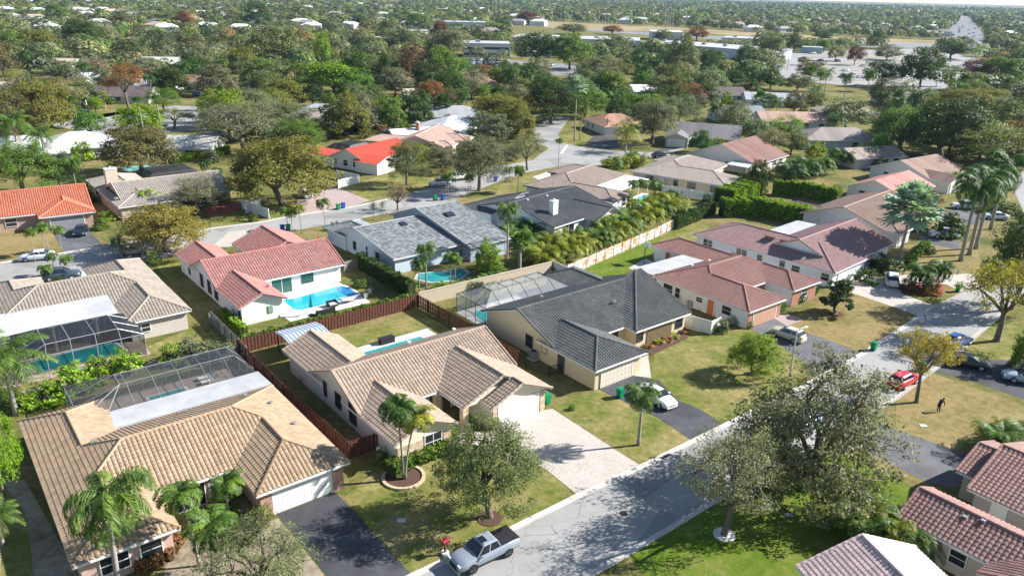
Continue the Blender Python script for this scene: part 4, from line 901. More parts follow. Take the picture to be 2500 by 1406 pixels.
# ---- placement: base pixel, top pixel row, crown width in photo pixels
def solve_h(bx, by, ty):
    X, Y = G(bx, by); lo, hi = 0., 60.
    for _ in range(40):
        m = (lo+hi)/2
        if proj(X, Y, m)[1] > ty: lo = m
        else: hi = m
    return X, Y, lo
def ppm(X, Y, z=2.): return FPX/proj(X, Y, z)[2]
COL = dict(olive=(.125, .14, .07), green=(.10, .16, .028), dark=(.05, .085, .022), gold=(.145, .15, .035), amber=(.21, .16, .045), rust=(.20, .10, .05), lime=(.16, .25, .022), yellow=(.28, .24, .03), grey=(.19, .19, .13), sage=(.145, .16, .105), brown=(.13, .11, .05), palm=(.085, .145, .028), palmd=(.045, .095, .018), palmy=(.18, .20, .02), silver=(.27, .36, .36), tan=(.30, .25, .14), plum=(.12, .06, .045))
trnd = random.Random(3)
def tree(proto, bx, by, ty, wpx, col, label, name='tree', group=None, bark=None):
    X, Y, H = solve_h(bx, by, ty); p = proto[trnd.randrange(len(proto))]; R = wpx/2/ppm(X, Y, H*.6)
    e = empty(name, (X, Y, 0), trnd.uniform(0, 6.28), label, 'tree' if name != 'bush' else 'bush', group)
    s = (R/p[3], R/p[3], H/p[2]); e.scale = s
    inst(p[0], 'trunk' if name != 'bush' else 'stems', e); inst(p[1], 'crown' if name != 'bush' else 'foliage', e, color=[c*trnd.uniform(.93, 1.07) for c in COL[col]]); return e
def palm(kind, bx, by, ty, wpx, col, label, lean=(0, 0), name='palm_tree', group=None, R0=.16, crown_r=None):
    # ty: pixel row of the point where the fronds meet the trunk
    X, Y, H = solve_h(bx, by, ty); cr = kind if not isinstance(kind, list) else kind[trnd.randrange(len(kind))]
    e = empty(name, (X, Y, 0), 0, label, 'palm tree', group); tx, ty_ = lean
    m = MB(); n = 9; pts = [(tx*(i/n)**1.6, ty_*(i/n)**1.6, H*i/n) for i in range(n+1)]
    m.tube(pts, [R0*1.35]+[R0*(1.05-.35*i/n) for i in range(1, n+1)], 7); m.build('trunk', BARKG, e, True)
    nat = {id(QUEEN[0]): 2.9, id(QUEEN[1]): 2.9, id(COCO[0]): 3.2, id(ROYAL[0]): 2.9, id(XMAS[0]): 1.35, id(XMAS[1]): 1.35, id(DATE[0]): 2.6, id(SILVER): 2.6, id(SABAL): 1.8, id(WASH): 1.4}[id(cr)]
    s = wpx/2/ppm(X, Y, H)/nat
    inst(cr, 'crown', e, (tx, ty_, H), trnd.uniform(0, 6.28), s, COL[col]); return e
def plant(me, x, y, s, col, label, name, cat, group=None, z=0, sz=None):
    X, Y = G(x, y); o = inst(me, name, None, (X, Y, z), trnd.uniform(0, 6.28), (s, s, sz or s), COL[col]); return tag(o, label, cat, group)
def hedge(pts, wd, ht, col, label, leaf=.16, dens=120, name='hedge'):
    q = [np.array(p[:2]) if len(p) == 3 else np.array(G(*p)) for p in pts]; V = []; O = q[0]
    for i in range(len(q)-1):
        L_ = np.linalg.norm(q[i+1]-q[i]); d = (q[i+1]-q[i])/L_; n = np.array([-d[1], d[0]]); A = L_*(wd+2*ht)
        k = int(A*dens); u = rng.uniform(0, L_, k); t = rng.uniform(-(ht+wd/2), ht+wd/2, k)
        w_ = np.clip(t, -wd/2, wd/2); z = np.where(np.abs(t) > wd/2, ht-(np.abs(t)-wd/2), ht)
        z = z*(1+.06*np.sin(u*2.1)+.05*np.sin(u*5.3))+rng.normal(0, .05, k); w_ = w_*(1+.08*np.sin(u*1.7+1))+rng.normal(0, .05, k)
        P = np.stack([q[i][0]-O[0]+d[0]*u+n[0]*w_, q[i][1]-O[1]+d[1]*u+n[1]*w_, z], 1); V.append(cards(P, leaf))
        core = MB(); 
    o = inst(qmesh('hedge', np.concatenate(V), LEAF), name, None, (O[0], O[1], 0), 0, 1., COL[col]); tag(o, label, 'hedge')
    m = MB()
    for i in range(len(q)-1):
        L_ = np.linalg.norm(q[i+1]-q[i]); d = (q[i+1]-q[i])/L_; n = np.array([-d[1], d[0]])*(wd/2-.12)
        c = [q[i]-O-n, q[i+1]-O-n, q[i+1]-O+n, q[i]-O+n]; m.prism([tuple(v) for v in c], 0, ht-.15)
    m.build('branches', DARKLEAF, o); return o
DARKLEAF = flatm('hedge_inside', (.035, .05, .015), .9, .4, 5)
# ---------------------------------------------------------------- trees, palms and shrubs that stand in the photo
tree(OAKH, 1195, 1262, 1040, 265, 'olive', 'olive green oak with a dome crown on the lawn beside the silver pickup', 'oak_tree')
tree(OAKL, 1968, 1185, 885, 430, 'sage', 'tallest wide olive oak overhanging the near street', 'oak_tree')
tree(SPARSE, 1768, 1305, 1045, 265, 'grey', 'thin leaved grey tree in a white gravel ring on the bright lawn', 'oak_tree')
tree(SPARSE, 640, 1475, 1285, 310, 'olive', 'low olive oak cut off by the bottom edge beside the black driveway', 'oak_tree')
tree(FICUS, 12, 1215, 985, 110, 'lime', 'bright green tree at the left edge beside the tan roof', 'shade_tree')
tree(FICUS, 1838, 915, 818, 130, 'lime', 'bright lime flat-topped small tree behind the street light', 'shade_tree')
tree(AIRY, 2237, 982, 790, 150, 'yellow', 'thin golden yellow tree standing behind the red car', 'shade_tree')
tree(AIRY, 2433, 832, 628, 230, 'yellow', 'large yellow green tree at the right kerb with a green bin under it', 'shade_tree')
tree(FICUS, 2468, 755, 525, 170, 'dark', 'dark green dense tree at the right edge above the yellow tree', 'shade_tree')
tree(ROUND, 2505, 905, 790, 90, 'green', 'bright green round tree cut off by the right edge', 'shade_tree')
tree(CONE, 2040, 765, 672, 75, 'dark', 'dark cone shaped magnolia in a mulch ring on the dry lawn', 'magnolia_tree')
tree(FICUS, 690, 500, 338, 262, 'gold', 'huge golden green ficus over the pink paver driveway', 'ficus_tree')
tree(FICUS, 408, 615, 500, 212, 'amber', 'rusty gold spreading tree beside the middle street', 'shade_tree')
tree(SPARSE, 487, 525, 425, 138, 'grey', 'grey thin leaved oak in front of the taupe roof', 'oak_tree')
tree(OAK, 1170, 466, 332, 155, 'sage', 'grey green oak on the verge among thin white palms', 'oak_tree')
tree(OAK, 993, 452, 345, 108, 'olive', 'olive oak in front of the bright red roof', 'oak_tree')
tree(BARE, 971, 514, 445, 78, 'tan', 'pale pruned bare tree by the middle street', 'bare_tree')
tree(SPARSE, 1287, 416, 322, 98, 'grey', 'half bare grey tree at the bend of the street', 'oak_tree')
tree(ROUND, 845, 334, 226, 140, 'gold', 'big round gold green tree trimmed to a ball', 'ficus_tree')
tree(ROUND, 955, 320, 232, 90, 'green', 'bright green tree next to the trimmed golden ball tree', 'shade_tree')
tree(ROUND, 1010, 310, 215, 100, 'dark', 'dark green tree right of the bright green tree', 'shade_tree')
tree(FICUS, 1210, 325, 225, 130, 'gold', 'golden brown tree right of the white roofs', 'ficus_tree')
tree(ROUND, 1262, 335, 245, 105, 'gold', 'yellow green round tree at the street corner', 'ficus_tree')
tree(SPARSE, 600, 378, 240, 240, 'sage', 'very wide grey green oak canopy behind the ficus', 'oak_tree')
tree(OAK, 560, 345, 255, 170, 'grey', 'grey canopy joining the wide oak on its left', 'oak_tree')
tree(OAK, 730, 380, 290, 130, 'green', 'green canopy right of the wide grey oak', 'oak_tree')
tree(OAK, 700, 330, 252, 150, 'olive', 'olive canopy behind the wide grey oak', 'oak_tree')
tree(OAK, 60, 480, 345, 190, 'green', 'dark green leafy tree left of the chimney house', 'shade_tree')
tree(OAK, 150, 470, 370, 100, 'dark', 'smaller dark tree between the leafy tree and the chimney house', 'shade_tree')
tree(FICUS, 345, 425, 305, 185, 'brown', 'brown green tree among the tall thin palms', 'ficus_tree')
tree(FICUS, 110, 335, 192, 150, 'gold', 'olive gold tree above the coconut palms', 'ficus_tree')
tree(FICUS, 30, 350, 215, 110, 'brown', 'dull brown green tree at the left edge', 'ficus_tree')
tree(AIRY, 315, 266, 150, 100, 'rust', 'rust red tree on the lawn by the upper cul-de-sac', 'shade_tree')
tree(AIRY, 425, 315, 262, 105, 'gold', 'low umbrella shaped tree by the upper street', 'shade_tree')
tree(OAK, 400, 270, 215, 90, 'green', 'green tree right of the rust red tree', 'shade_tree')
tree(OAK, 235, 280, 236, 42, 'lime', 'little pale green tree by the upper street lamp', 'shade_tree')
tree(OAK, 1592, 352, 240, 140, 'sage', 'grey green oak by the grey tile ranch', 'oak_tree')
tree(OAK, 1655, 310, 235, 120, 'sage', 'grey oak behind the ranch driveway oak', 'oak_tree')
tree(FICUS, 1345, 300, 190, 150, 'dark', 'dark green tree left of the tall silver palm', 'shade_tree')
tree(FICUS, 2300, 400, 240, 220, 'dark', 'broad dark canopy above the dark tiled roofs', 'ficus_tree')
tree(FICUS, 2200, 370, 262, 170, 'green', 'left part of the broad dark canopy', 'ficus_tree')
tree(AIRY, 2400, 420, 300, 260, 'gold', 'yellow brown wide canopy behind the royal palms', 'shade_tree')
tree(FICUS, 2360, 300, 215, 180, 'gold', 'reddish gold canopy above the wide dark canopy', 'ficus_tree')
tree(AIRY, 1905, 345, 280, 110, 'lime', 'yellow green tree right of the brown tiled roof', 'shade_tree')
tree(AIRY, 1880, 390, 310, 80, 'grey', 'grey thin tree right of the brown roof', 'shade_tree')
tree(ROUND, 1845, 470, 385, 52, 'dark', 'small dark tree by the pale yellow house corner', 'shade_tree')
tree(ROUND, 1818, 470, 420, 50, 'green', 'small glossy green tree by the pale yellow house', 'shade_tree')
tree(ROUND, 1190, 660, 585, 70, 'lime', 'leafy light green bush tree behind the grey tile house', 'shade_tree')
tree(BUSH, 1235, 390, 350, 60, 'dark', 'dark bush at the bend by the white roofs', 'bush')
tree(SPARSE, 1235, 400, 345, 90, 'grey', 'grey brushy tree behind the verge oak', 'oak_tree')
tree(OAK, 1080, 420, 360, 110, 'sage', 'leafy grey green tree between the two verge oaks', 'oak_tree')
BL = [(1762, 812, 778, 34, 'sage', 'round bush beside the white side fence', 'bush'), (1740, 812, 785, 20, 'green', 'small bush by the white vinyl fence end', 'bush'), (1790, 790, 768, 34, 'silver', 'round silvery shrub against the white garage wall', 'bush'),
      (1828, 800, 782, 22, 'green', 'clipped cube bush beside the terracotta garage', 'bush'), (555, 652, 612, 36, 'dark', 'dark bush tree by the pink house rear corner', 'bush'), (372, 648, 608, 40, 'green', 'bush left of the pink roofed house', 'bush'),
      (110, 985, 935, 95, 'lime', 'bright green garden shrub at the left pool cage', 'bush'), (180, 960, 890, 110, 'lime', 'tall bright green shrub before the teal pool', 'bush'), (310, 905, 850, 85, 'lime', 'bright green shrub at the dark cage corner', 'bush'), (245, 935, 895, 50, 'lime', 'low green shrub between the taller shrubs', 'bush'),
      (470, 875, 825, 95, 'sage', 'loose dry shrub row behind the pink house', 'bush'), (545, 880, 835, 80, 'sage', 'dry shrub at the fence corner', 'bush'), (420, 885, 840, 70, 'lime', 'light green shrub on the sandy strip', 'bush'), (640, 1275, 1232, 62, 'gold', 'clipped bush before the brick pier of the tan house', 'bush'),
      (550, 1250, 1190, 75, 'palm', 'leafy plant in the tan house court', 'bush'), (1378, 905, 868, 30, 'dark', 'dark shrub by the black iron fence', 'bush'), (1725, 500, 472, 30, 'dark', 'dark shrub on the lawn behind the palm hedge', 'bush'), (20, 740, 700, 60, 'green', 'green bush at the left edge', 'bush'),
      (2270, 715, 680, 60, 'rust', 'reddish shrub at the foot of the island palms', 'bush'), (2215, 708, 680, 50, 'plum', 'dark red shrub on the driveway island', 'bush'), (2330, 545, 520, 34, 'tan', 'tan round shrub beside the white SUV', 'bush'), (2240, 560, 540, 70, 'green', 'green bush under the silver palm', 'bush'),
      (1480, 420, 390, 60, 'palmy', 'palmy bush by the turning circle', 'bush'), (2110, 690, 655, 60, 'dark', 'dark shrub by the mauve garage', 'bush'), (2160, 660, 620, 90, 'dark', 'large dark bush beside the mauve roof', 'bush'), (2440, 520, 490, 90, 'dark', 'dark spreading bush behind the royal palms', 'bush')]
for b in BL: tree(BUSH, *b)
for (x, y, c, g) in ((1583, 848, 'rust', 0), (1610, 838, 'palmy', 0), (1645, 825, 'palmy', 0), (1668, 812, 'rust', 0), (1630, 832, 'rust', 0)):
    plant(TUFT, x, y, 1.1, c, 'colourful croton in the bark bed along the slatted screen' , 'croton_shrub', 'shrub', 'crotons along the slatted screen')
for i, (x, y, t, w_, c) in enumerate(((930, 1128, 1095, 40, 'green'), (1105, 1065, 1040, 40, 'lime'), (700, 1235, 1215, 24, 'green'), (60, 1000, 955, 70, 'lime'), (10, 990, 940, 60, 'green'), (240, 905, 870, 60, 'lime'), (500, 860, 830, 60, 'olive'), (1395, 1000, 985, 18, 'green') , (880, 700, 680, 40, 'green'), (1120, 705, 680, 46, 'green'), (1075, 712, 690, 44, 'lime'), (1160, 712, 680, 50, 'dark'), (1350, 660, 635, 50, 'palmy'), (620, 540, 520, 26, 'green'), (200, 545, 525, 34, 'gold'), (248, 560, 530, 40, 'green'), (262, 540, 515, 40, 'lime'), (140, 690, 675, 30, 'dark'), (1495, 510, 490, 30, 'dark'), (1670, 520, 500, 36, 'green'), (2030, 640, 600, 60, 'dark'), (2080, 640, 590, 70, 'green'), (2100, 580, 545, 60, 'green'), (2270, 620, 600, 30, 'dark'), (1900, 525, 500, 40, 'green'), (820, 562, 540, 30, 'plum'), (850, 600, 570, 40, 'dark'))):
    tree(BUSH, x, y, t, w_, c, 'garden bush, %s, growing in a near yard' % dict(green='mid green', lime='light green', olive='olive', dark='dark green', palmy='yellowish', gold='golden', plum='dark red').get(c, c), 'bush', 'garden bushes of the near yards')
# palms
palm(QUEEN, 292, 1440, 1215, 280, 'palm', 'largest queen palm in front of the tan tile house', (.3, .2), R0=.2)
palm(XMAS, 487, 1380, 1215, 120, 'palm', 'slim leaning palm left of the court at the tan house', (-.9, .4), R0=.11)
palm(XMAS, 560, 1262, 1180, 98, 'palm', 'small palm in the court of the tan house', R0=.08)
palm(XMAS, 520, 1405, 1285, 150, 'palm', 'light green feathery palm behind the bottom oak', (.3, .2), R0=.09)
palm(XMAS, 985, 1168, 1000, 112, 'palmd', 'left palm of the pair in the brick edged bed', (-.4, .3), R0=.09)
palm(XMAS, 990, 1170, 1025, 105, 'palmy', 'right yellow green palm of the pair in the brick edged bed', (.9, .5), R0=.09)
palm(ROYAL, 1558, 1086, 958, 120, 'palm', 'lone palm with yellow lower fronds on the lawn by the driveways', R0=.15)
palm(COCO, 40, 1012, 880, 235, 'palm', 'coconut palm with drooping fronds at the left edge', (-.3, .3), R0=.26)
palm(SILVER, 2193, 642, 512, 150, 'silver', 'large silver fan palm before the brown tile roof', (.6, .3), R0=.25)
for x, y, t, w_, l in ((2345, 637, 455, 150, 'leftmost of the three close royal palms'), (2366, 622, 440, 150, 'middle of the three close royal palms'), (2382, 607, 430, 150, 'rightmost of the three close royal palms'), (2418, 560, 400, 160, 'royal palm standing right of the close trio')):
    palm(ROYAL, x, y, t, w_, 'palmd', l, R0=.3, group='royal palms at the right')
palm(XMAS, 2240, 712, 665, 90, 'palmd', 'left island palm with red shrubs below', R0=.1); palm(XMAS, 2283, 705, 655, 80, 'palmd', 'right island palm with red shrubs below', (.3, 0), R0=.1)
palm(SABAL, 1268, 672, 592, 62, 'palm', 'cabbage palm with a shaggy trunk behind the cream wall', R0=.28)
palm(QUEEN, 1238, 645, 510, 82, 'palm', 'tall pale trunked palm right of the grey tile roof', R0=.15)
palm(QUEEN, 1041, 712, 605, 70, 'palm', 'left palm of the garden by the cream wall', R0=.12); palm(QUEEN, 1024, 715, 640, 62, 'palm', 'lower palm beside the cream wall corner', R0=.1)
palm(XMAS, 1100, 690, 625, 46, 'palm', 'twin stemmed palm by the dark teal pool', R0=.07); palm(XMAS, 1110, 692, 632, 40, 'palm', 'second stem palm by the dark teal pool', (.2, 0), R0=.07)
for i, (x, y, t, w_) in enumerate(((86, 640, 565, 36), (112, 625, 558, 36), (122, 622, 552, 36), (152, 615, 560, 38), (135, 672, 625, 36), (168, 672, 632, 36), (118, 690, 655, 42))):
    palm(XMAS, x, y, t, w_, 'palm', 'small palm in the row across the middle street by the dark car', (trnd.uniform(-.3, .3), 0), group='small palms by the left street', R0=.06)
palm(DATE, 296, 628, 590, 78, 'sage', 'grey green date palm beside the rusty gold tree', R0=.2)
for i, (x, y, t, w_) in enumerate(((703, 562, 515, 40), (737, 570, 508, 42), (795, 560, 495, 44), (715, 570, 520, 34))):
    palm(XMAS, x, y, t, w_, 'palmy' if i % 2 else 'palm', 'small leaning palm at the kerb behind the pink roof', (trnd.uniform(-.5, .5), 0), group='kerb palms behind the pink roof', R0=.07)
palm(DATE, 912, 538, 502, 32, 'palmd', 'short date palm by the grey roof, the left of two', R0=.09); palm(DATE, 931, 538, 498, 26, 'palm', 'short date palm by the grey roof, the right of two', (.3, 0), R0=.06)
for i, (x, y, t, w_) in enumerate(((1095, 488, 430, 30), (1090, 486, 432, 28), (1142, 475, 432, 28), (1150, 476, 430, 28), (1246, 470, 413, 28), (1262, 472, 418, 30), (1270, 472, 420, 30), (1265, 468, 412, 34))):
    palm(XMAS, x, y, t, w_, 'palm', 'thin white stemmed palm in the clumps along the middle street', (trnd.uniform(-.4, .4), 0), group='thin palms along the middle street', R0=.06)
palm(XMAS, 1363, 408, 343, 24, 'palm', 'lone thin palm on the turning circle', R0=.07)
for i, (x, y, t, w_) in enumerate(((1543, 520, 447, 34), (1556, 510, 445, 34), (1571, 502, 446, 32), (1590, 492, 448, 36), (1605, 488, 450, 34))):
    palm(XMAS, x, y, t, w_, 'palm', 'slim palm standing by the light blue pool', (trnd.uniform(-.4, .4), 0), group='slim palms by the light blue pool', R0=.08)
for x, y, t, w_, l in ((365, 402, 247, 26, 'tall thin fan palm, middle of three'), (409, 404, 243, 26, 'tall thin fan palm, right of three'), (345, 420, 300, 26, 'tall thin fan palm, left and shortest of three'), (182, 318, 250, 24, 'left of two fan palms at the upper cul-de-sac'), (194, 320, 245, 24, 'right of two fan palms at the upper cul-de-sac')):
    palm(WASH, x, y, t, w_, 'palm', l, (-.6, 0), R0=.14)
palm(COCO, 48, 388, 300, 110, 'palm', 'coconut palm before the white roofed house', R0=.2); palm(COCO, 112, 400, 330, 90, 'palm', 'second coconut palm before the white roofed house', R0=.18); palm(QUEEN, 188, 470, 395, 66, 'palm', 'leaning queen palm left of the tall chimney', R0=.12)
for x, y, t, w_, l in ((505, 445, 400, 40, 'feathery palm behind the taupe roof'), (535, 455, 415, 36, 'dark feathery palm behind the taupe roof')): palm(QUEEN, x, y, t, w_, 'palmd', l, R0=.1)
palm(SILVER, 1402, 345, 212, 60, 'silver', 'tall silver fan palm in the verge by the turning circle', R0=.2); palm(ROYAL, 1415, 342, 265, 44, 'palm', 'slanting royal palm right of the tall silver palm', (.6, 0), R0=.16)
palm(COCO, 1527, 372, 318, 84, 'palmy', 'coconut palm overhanging the turning circle', R0=.2); palm(COCO, 2035, 345, 290, 66, 'palmd', 'dark coconut palm over the grey roof right', R0=.14)
palm(COCO, 1985, 262, 218, 46, 'palmd', 'coconut palm before the parking lot', R0=.16); palm(QUEEN, 1747, 296, 258, 50, 'palm', 'queen palm by the solar panel roof', R0=.12); palm(SILVER, 722, 168, 138, 40, 'silver', 'silver fan palm behind the yellow gabled house', R0=.14); palm(SILVER, 1705, 205, 192, 36, 'silver', 'small silver fan palm near the school', R0=.12)
palm(XMAS, 2437, 1250, 1200, 62, 'sage', 'small pale palm in front of the pink tile entry', R0=.07)
for x, y, w_ in ((1245, 225, 60), (1285, 230, 56), (1155, 215, 44), (1560, 190, 46), (1600, 200, 46), (1640, 215, 40), (2150, 280, 50), (2185, 275, 50), (2230, 280, 46), (70, 180, 50), (360, 145, 44), (210, 210, 50), (2060, 235, 46), (1130, 280, 50), (1040, 285, 46), (2330, 300, 50), (2440, 300, 60)):
    palm(ROYAL if w_ > 45 else COCO, x, y+8, y-48, w_, 'palmd', 'feather palm rising among the mid distance roofs', R0=.15, group='feather palms in the middle distance')
for i in range(46):
    x, y = trnd.uniform(20, 2480), trnd.uniform(185, 300)
    if 1290 < x < 1420 or 140 < x < 520 and y > 255: continue
    palm((ROYAL, QUEEN, COCO, WASH)[i % 4], x, y+6, y-34-14*trnd.random(), trnd.uniform(30, 52), trnd.choice(('palmd', 'palm', 'palm')), 'palm standing among the houses of the middle distance', R0=.15, group='palms among the middle distance houses')
palm(COCO, 8, 1330, 1260, 130, 'palm', 'palm cut off by the left edge below the bright tree', R0=.14)
# areca clumps, bananas, hedges
def arecas(pts, s, col, label, group):
    for (x, y) in pts: plant(ARECA[trnd.randrange(3)], x, y, s*trnd.uniform(.85, 1.15), col if isinstance(col, str) else trnd.choice(col), label, 'areca_palm', 'areca palm', group)
arecas([(2110, 1312), (2150, 1338), (2190, 1325), (2150, 1300), (2205, 1345)], 1.25, ('palmy', 'palmy', 'palm'), 'big arching areca palm clump left of the dark pink roof', 'areca palms at the pink roof')
arecas([(2420, 1105), (2460, 1115), (2500, 1110), (2445, 1090)], 1.1, ('palmy', 'palm'), 'yellowish areca palm clump at the right edge behind the pink roof', 'areca palms at the right edge')
k = [(1290, 640), (1325, 650), (1355, 640), (1385, 632), (1410, 620), (1435, 610), (1460, 600), (1485, 590), (1510, 578), (1535, 568), (1560, 555), (1590, 540), (1615, 530), (1640, 520), (1310, 620), (1345, 615), (1380, 605), (1420, 595), (1475, 575), (1530, 545), (1570, 525), (1600, 510), (1500, 565), (1635, 500)]
arecas(k, 1.25, ('palmy', 'palm', 'palmy'), 'yellow green areca palm in the tall hedge above the stained white fence', 'areca palm hedge above the stained fence')
arecas([(1285, 600), (1300, 580), (1265, 575), (1250, 600)], 1.2, ('palmd', 'palm'), 'dark areca palm between the grey and black roofs', 'areca palms between grey and black roofs')
arecas([(1497, 418), (1520, 412), (1545, 400), (1560, 408)], 1.2, ('palm', 'palmy'), 'areca palm bank at the edge of the turning circle', 'areca palms at the turning circle')
arecas([(1930, 440), (1965, 430), (2000, 425), (2050, 405), (1945, 420), (2110, 400)], 1.6, ('palmd', 'palm'), 'dense palm clump behind the clipped hedge', 'palm clumps behind the clipped hedge')
arecas([(1500, 262), (1530, 255), (1480, 250), (1555, 262), (1515, 240)], 2.0, 'palmd', 'very tall traveller palm clump behind the brown hip roof', 'tall palm clump behind the brown roof')
for x, y, s in ((1180, 700, .9), (1150, 705, .8), (1080, 708, .7), (1200, 690, 1.), (960, 695, .6), (1000, 705, .7), (1665, 515, 1.), (1210, 670, .9)):
    plant(BANANA, x, y, s, 'palm', 'broad leaved banana plant in the garden behind the cream wall' if x < 1600 else 'broad leaved banana plant at the end of the palm hedge', 'banana_plant', 'plant', 'banana plants' if x < 1600 else None)
hedge([(878, 652), (935, 686), (1005, 728)], 1.1, 2.2, 'dark', 'tall dark hedge between pool house and palm garden')
_f = [G(590, 826, 1.8), G(1010, 721, 1.8)]; _n = np.array([-.62, .78])*.55
hedge([(*(_f[0]+_n), 0), (*(_f[1]+_n), 0)], .6, 1.75, 'green', 'low green hedge inside the dark red board fence')
hedge([(545, 775), (600, 822)], .8, 1.2, 'lime', 'small bright hedge at the weathered fence corner')
hedge([(950, 1160), (1010, 1128), (1095, 1100)], 1.5, 1.0, 'green', 'clipped green hedge under the stone faced window')
hedge([(1645, 560), (1740, 520)], 1.3, 2.2, 'dark', 'dark clipped hedge at the far end of the stained fence')
hedge([(1760, 528), (1850, 525), (1950, 545), (2040, 565)], 2.4, 3.2, 'lime', 'long tall bright green hedge before the brown gabled house', .22, 90)
hedge([(1765, 500), (1830, 478)], 4., 3.0, 'lime', 'bright green square hedge block by the pale yellow house', .22, 90)
hedge([(1885, 475), (1960, 480), (2045, 500)], 1.4, 3.0, 'lime', 'rear green hedge behind the little blue garden object', .22, 90)
hedge([(1945, 740), (1978, 722), (1990, 712)], .8, 1., 'dark', 'low dark hedge by the brick entrance')
hedge([(1885, 765), (1910, 755)], 1., 1., 'green', 'short clipped hedge by the brick path')
hedge([(640, 380), (700, 370), (940, 300)], 2.2, 2.5, 'olive', 'long olive hedge leading to the red roof')
hedge([(420, 400), (560, 375)], 1.6, 1.8, 'lime', 'bright hedge behind the black cage')
hedge([(330, 1395), (400, 1370), (440, 1320)], .9, .8, 'rust', 'reddish low hedge under the tan house window')
hedge([(2215, 650), (2260, 600)], 1.2, .9, 'green', 'low hedge beside the silver palm')
hedge([(40, 128), (100, 128)], 3, 5, 'green', 'bright trimmed hedge at the far left')
hedge([(410, 112), (580, 100)], 3, 4, 'green', 'bright hedge line before the pink roofed villa')
hedge([(1350, 345), (1412, 345)][::-1], .8, .8, 'dark', 'small round hedge under the tall silver palm') if 0 else None
# planting beds
for (x, y, r, mt, lb) in ((985, 1165, 1.6, MULCH, 'brick edged planting bed with two palms'), (1195, 1265, 1.0, MULCH, 'mulch ring round the olive oak'), (1768, 1305, .85, GRAVEL, 'white gravel ring round the thin grey tree'), (2040, 766, 1., MULCH, 'mulch ring under the magnolia')):
    c = G(x, y); e = empty('planting_bed', (*c, 0), 0, lb, 'planting bed'); ang = np.linspace(0, 2*math.pi, 25)[:-1]
    m = MB(); m.prism([(r*math.cos(a), r*math.sin(a)) for a in ang], .005, .05); m.build('soil', mt, e)
    if r > 1.2:
        m = MB()
        for a in ang: m.prism([((r+d)*math.cos(a+t), (r+d)*math.sin(a+t)) for d, t in ((0, -.12), (.28, -.12), (.28, .12), (0, .12))], 0, .16)
        m.build('brick_edging', flatm('sand_brick', (.5, .38, .25), var=.25, scale=4), e)
def bed(label, mat, pts):
    m = MB(); q = [tuple(G(*p)) for p in pts]; cx, cy = q[0]; m.prism([(x-cx, y-cy) for x, y in q], .0, .05); o = m.build('planting_bed', mat); o.location = (cx, cy, .012); tag(o, label, 'planting bed')
bed('dark bark bed along the slatted screen wall', MULCH, [(1575, 852), (1590, 868), (1680, 825), (1668, 808)])
bed('red mulch bed beside the white vinyl fence', REDMULCH, [(500, 515), (545, 490), (600, 500), (600, 508), (540, 525), (505, 530)])
bed('red mulch island bed with palms', REDMULCH, [(2200, 700), (2260, 690), (2310, 696), (2300, 722), (2240, 722)])
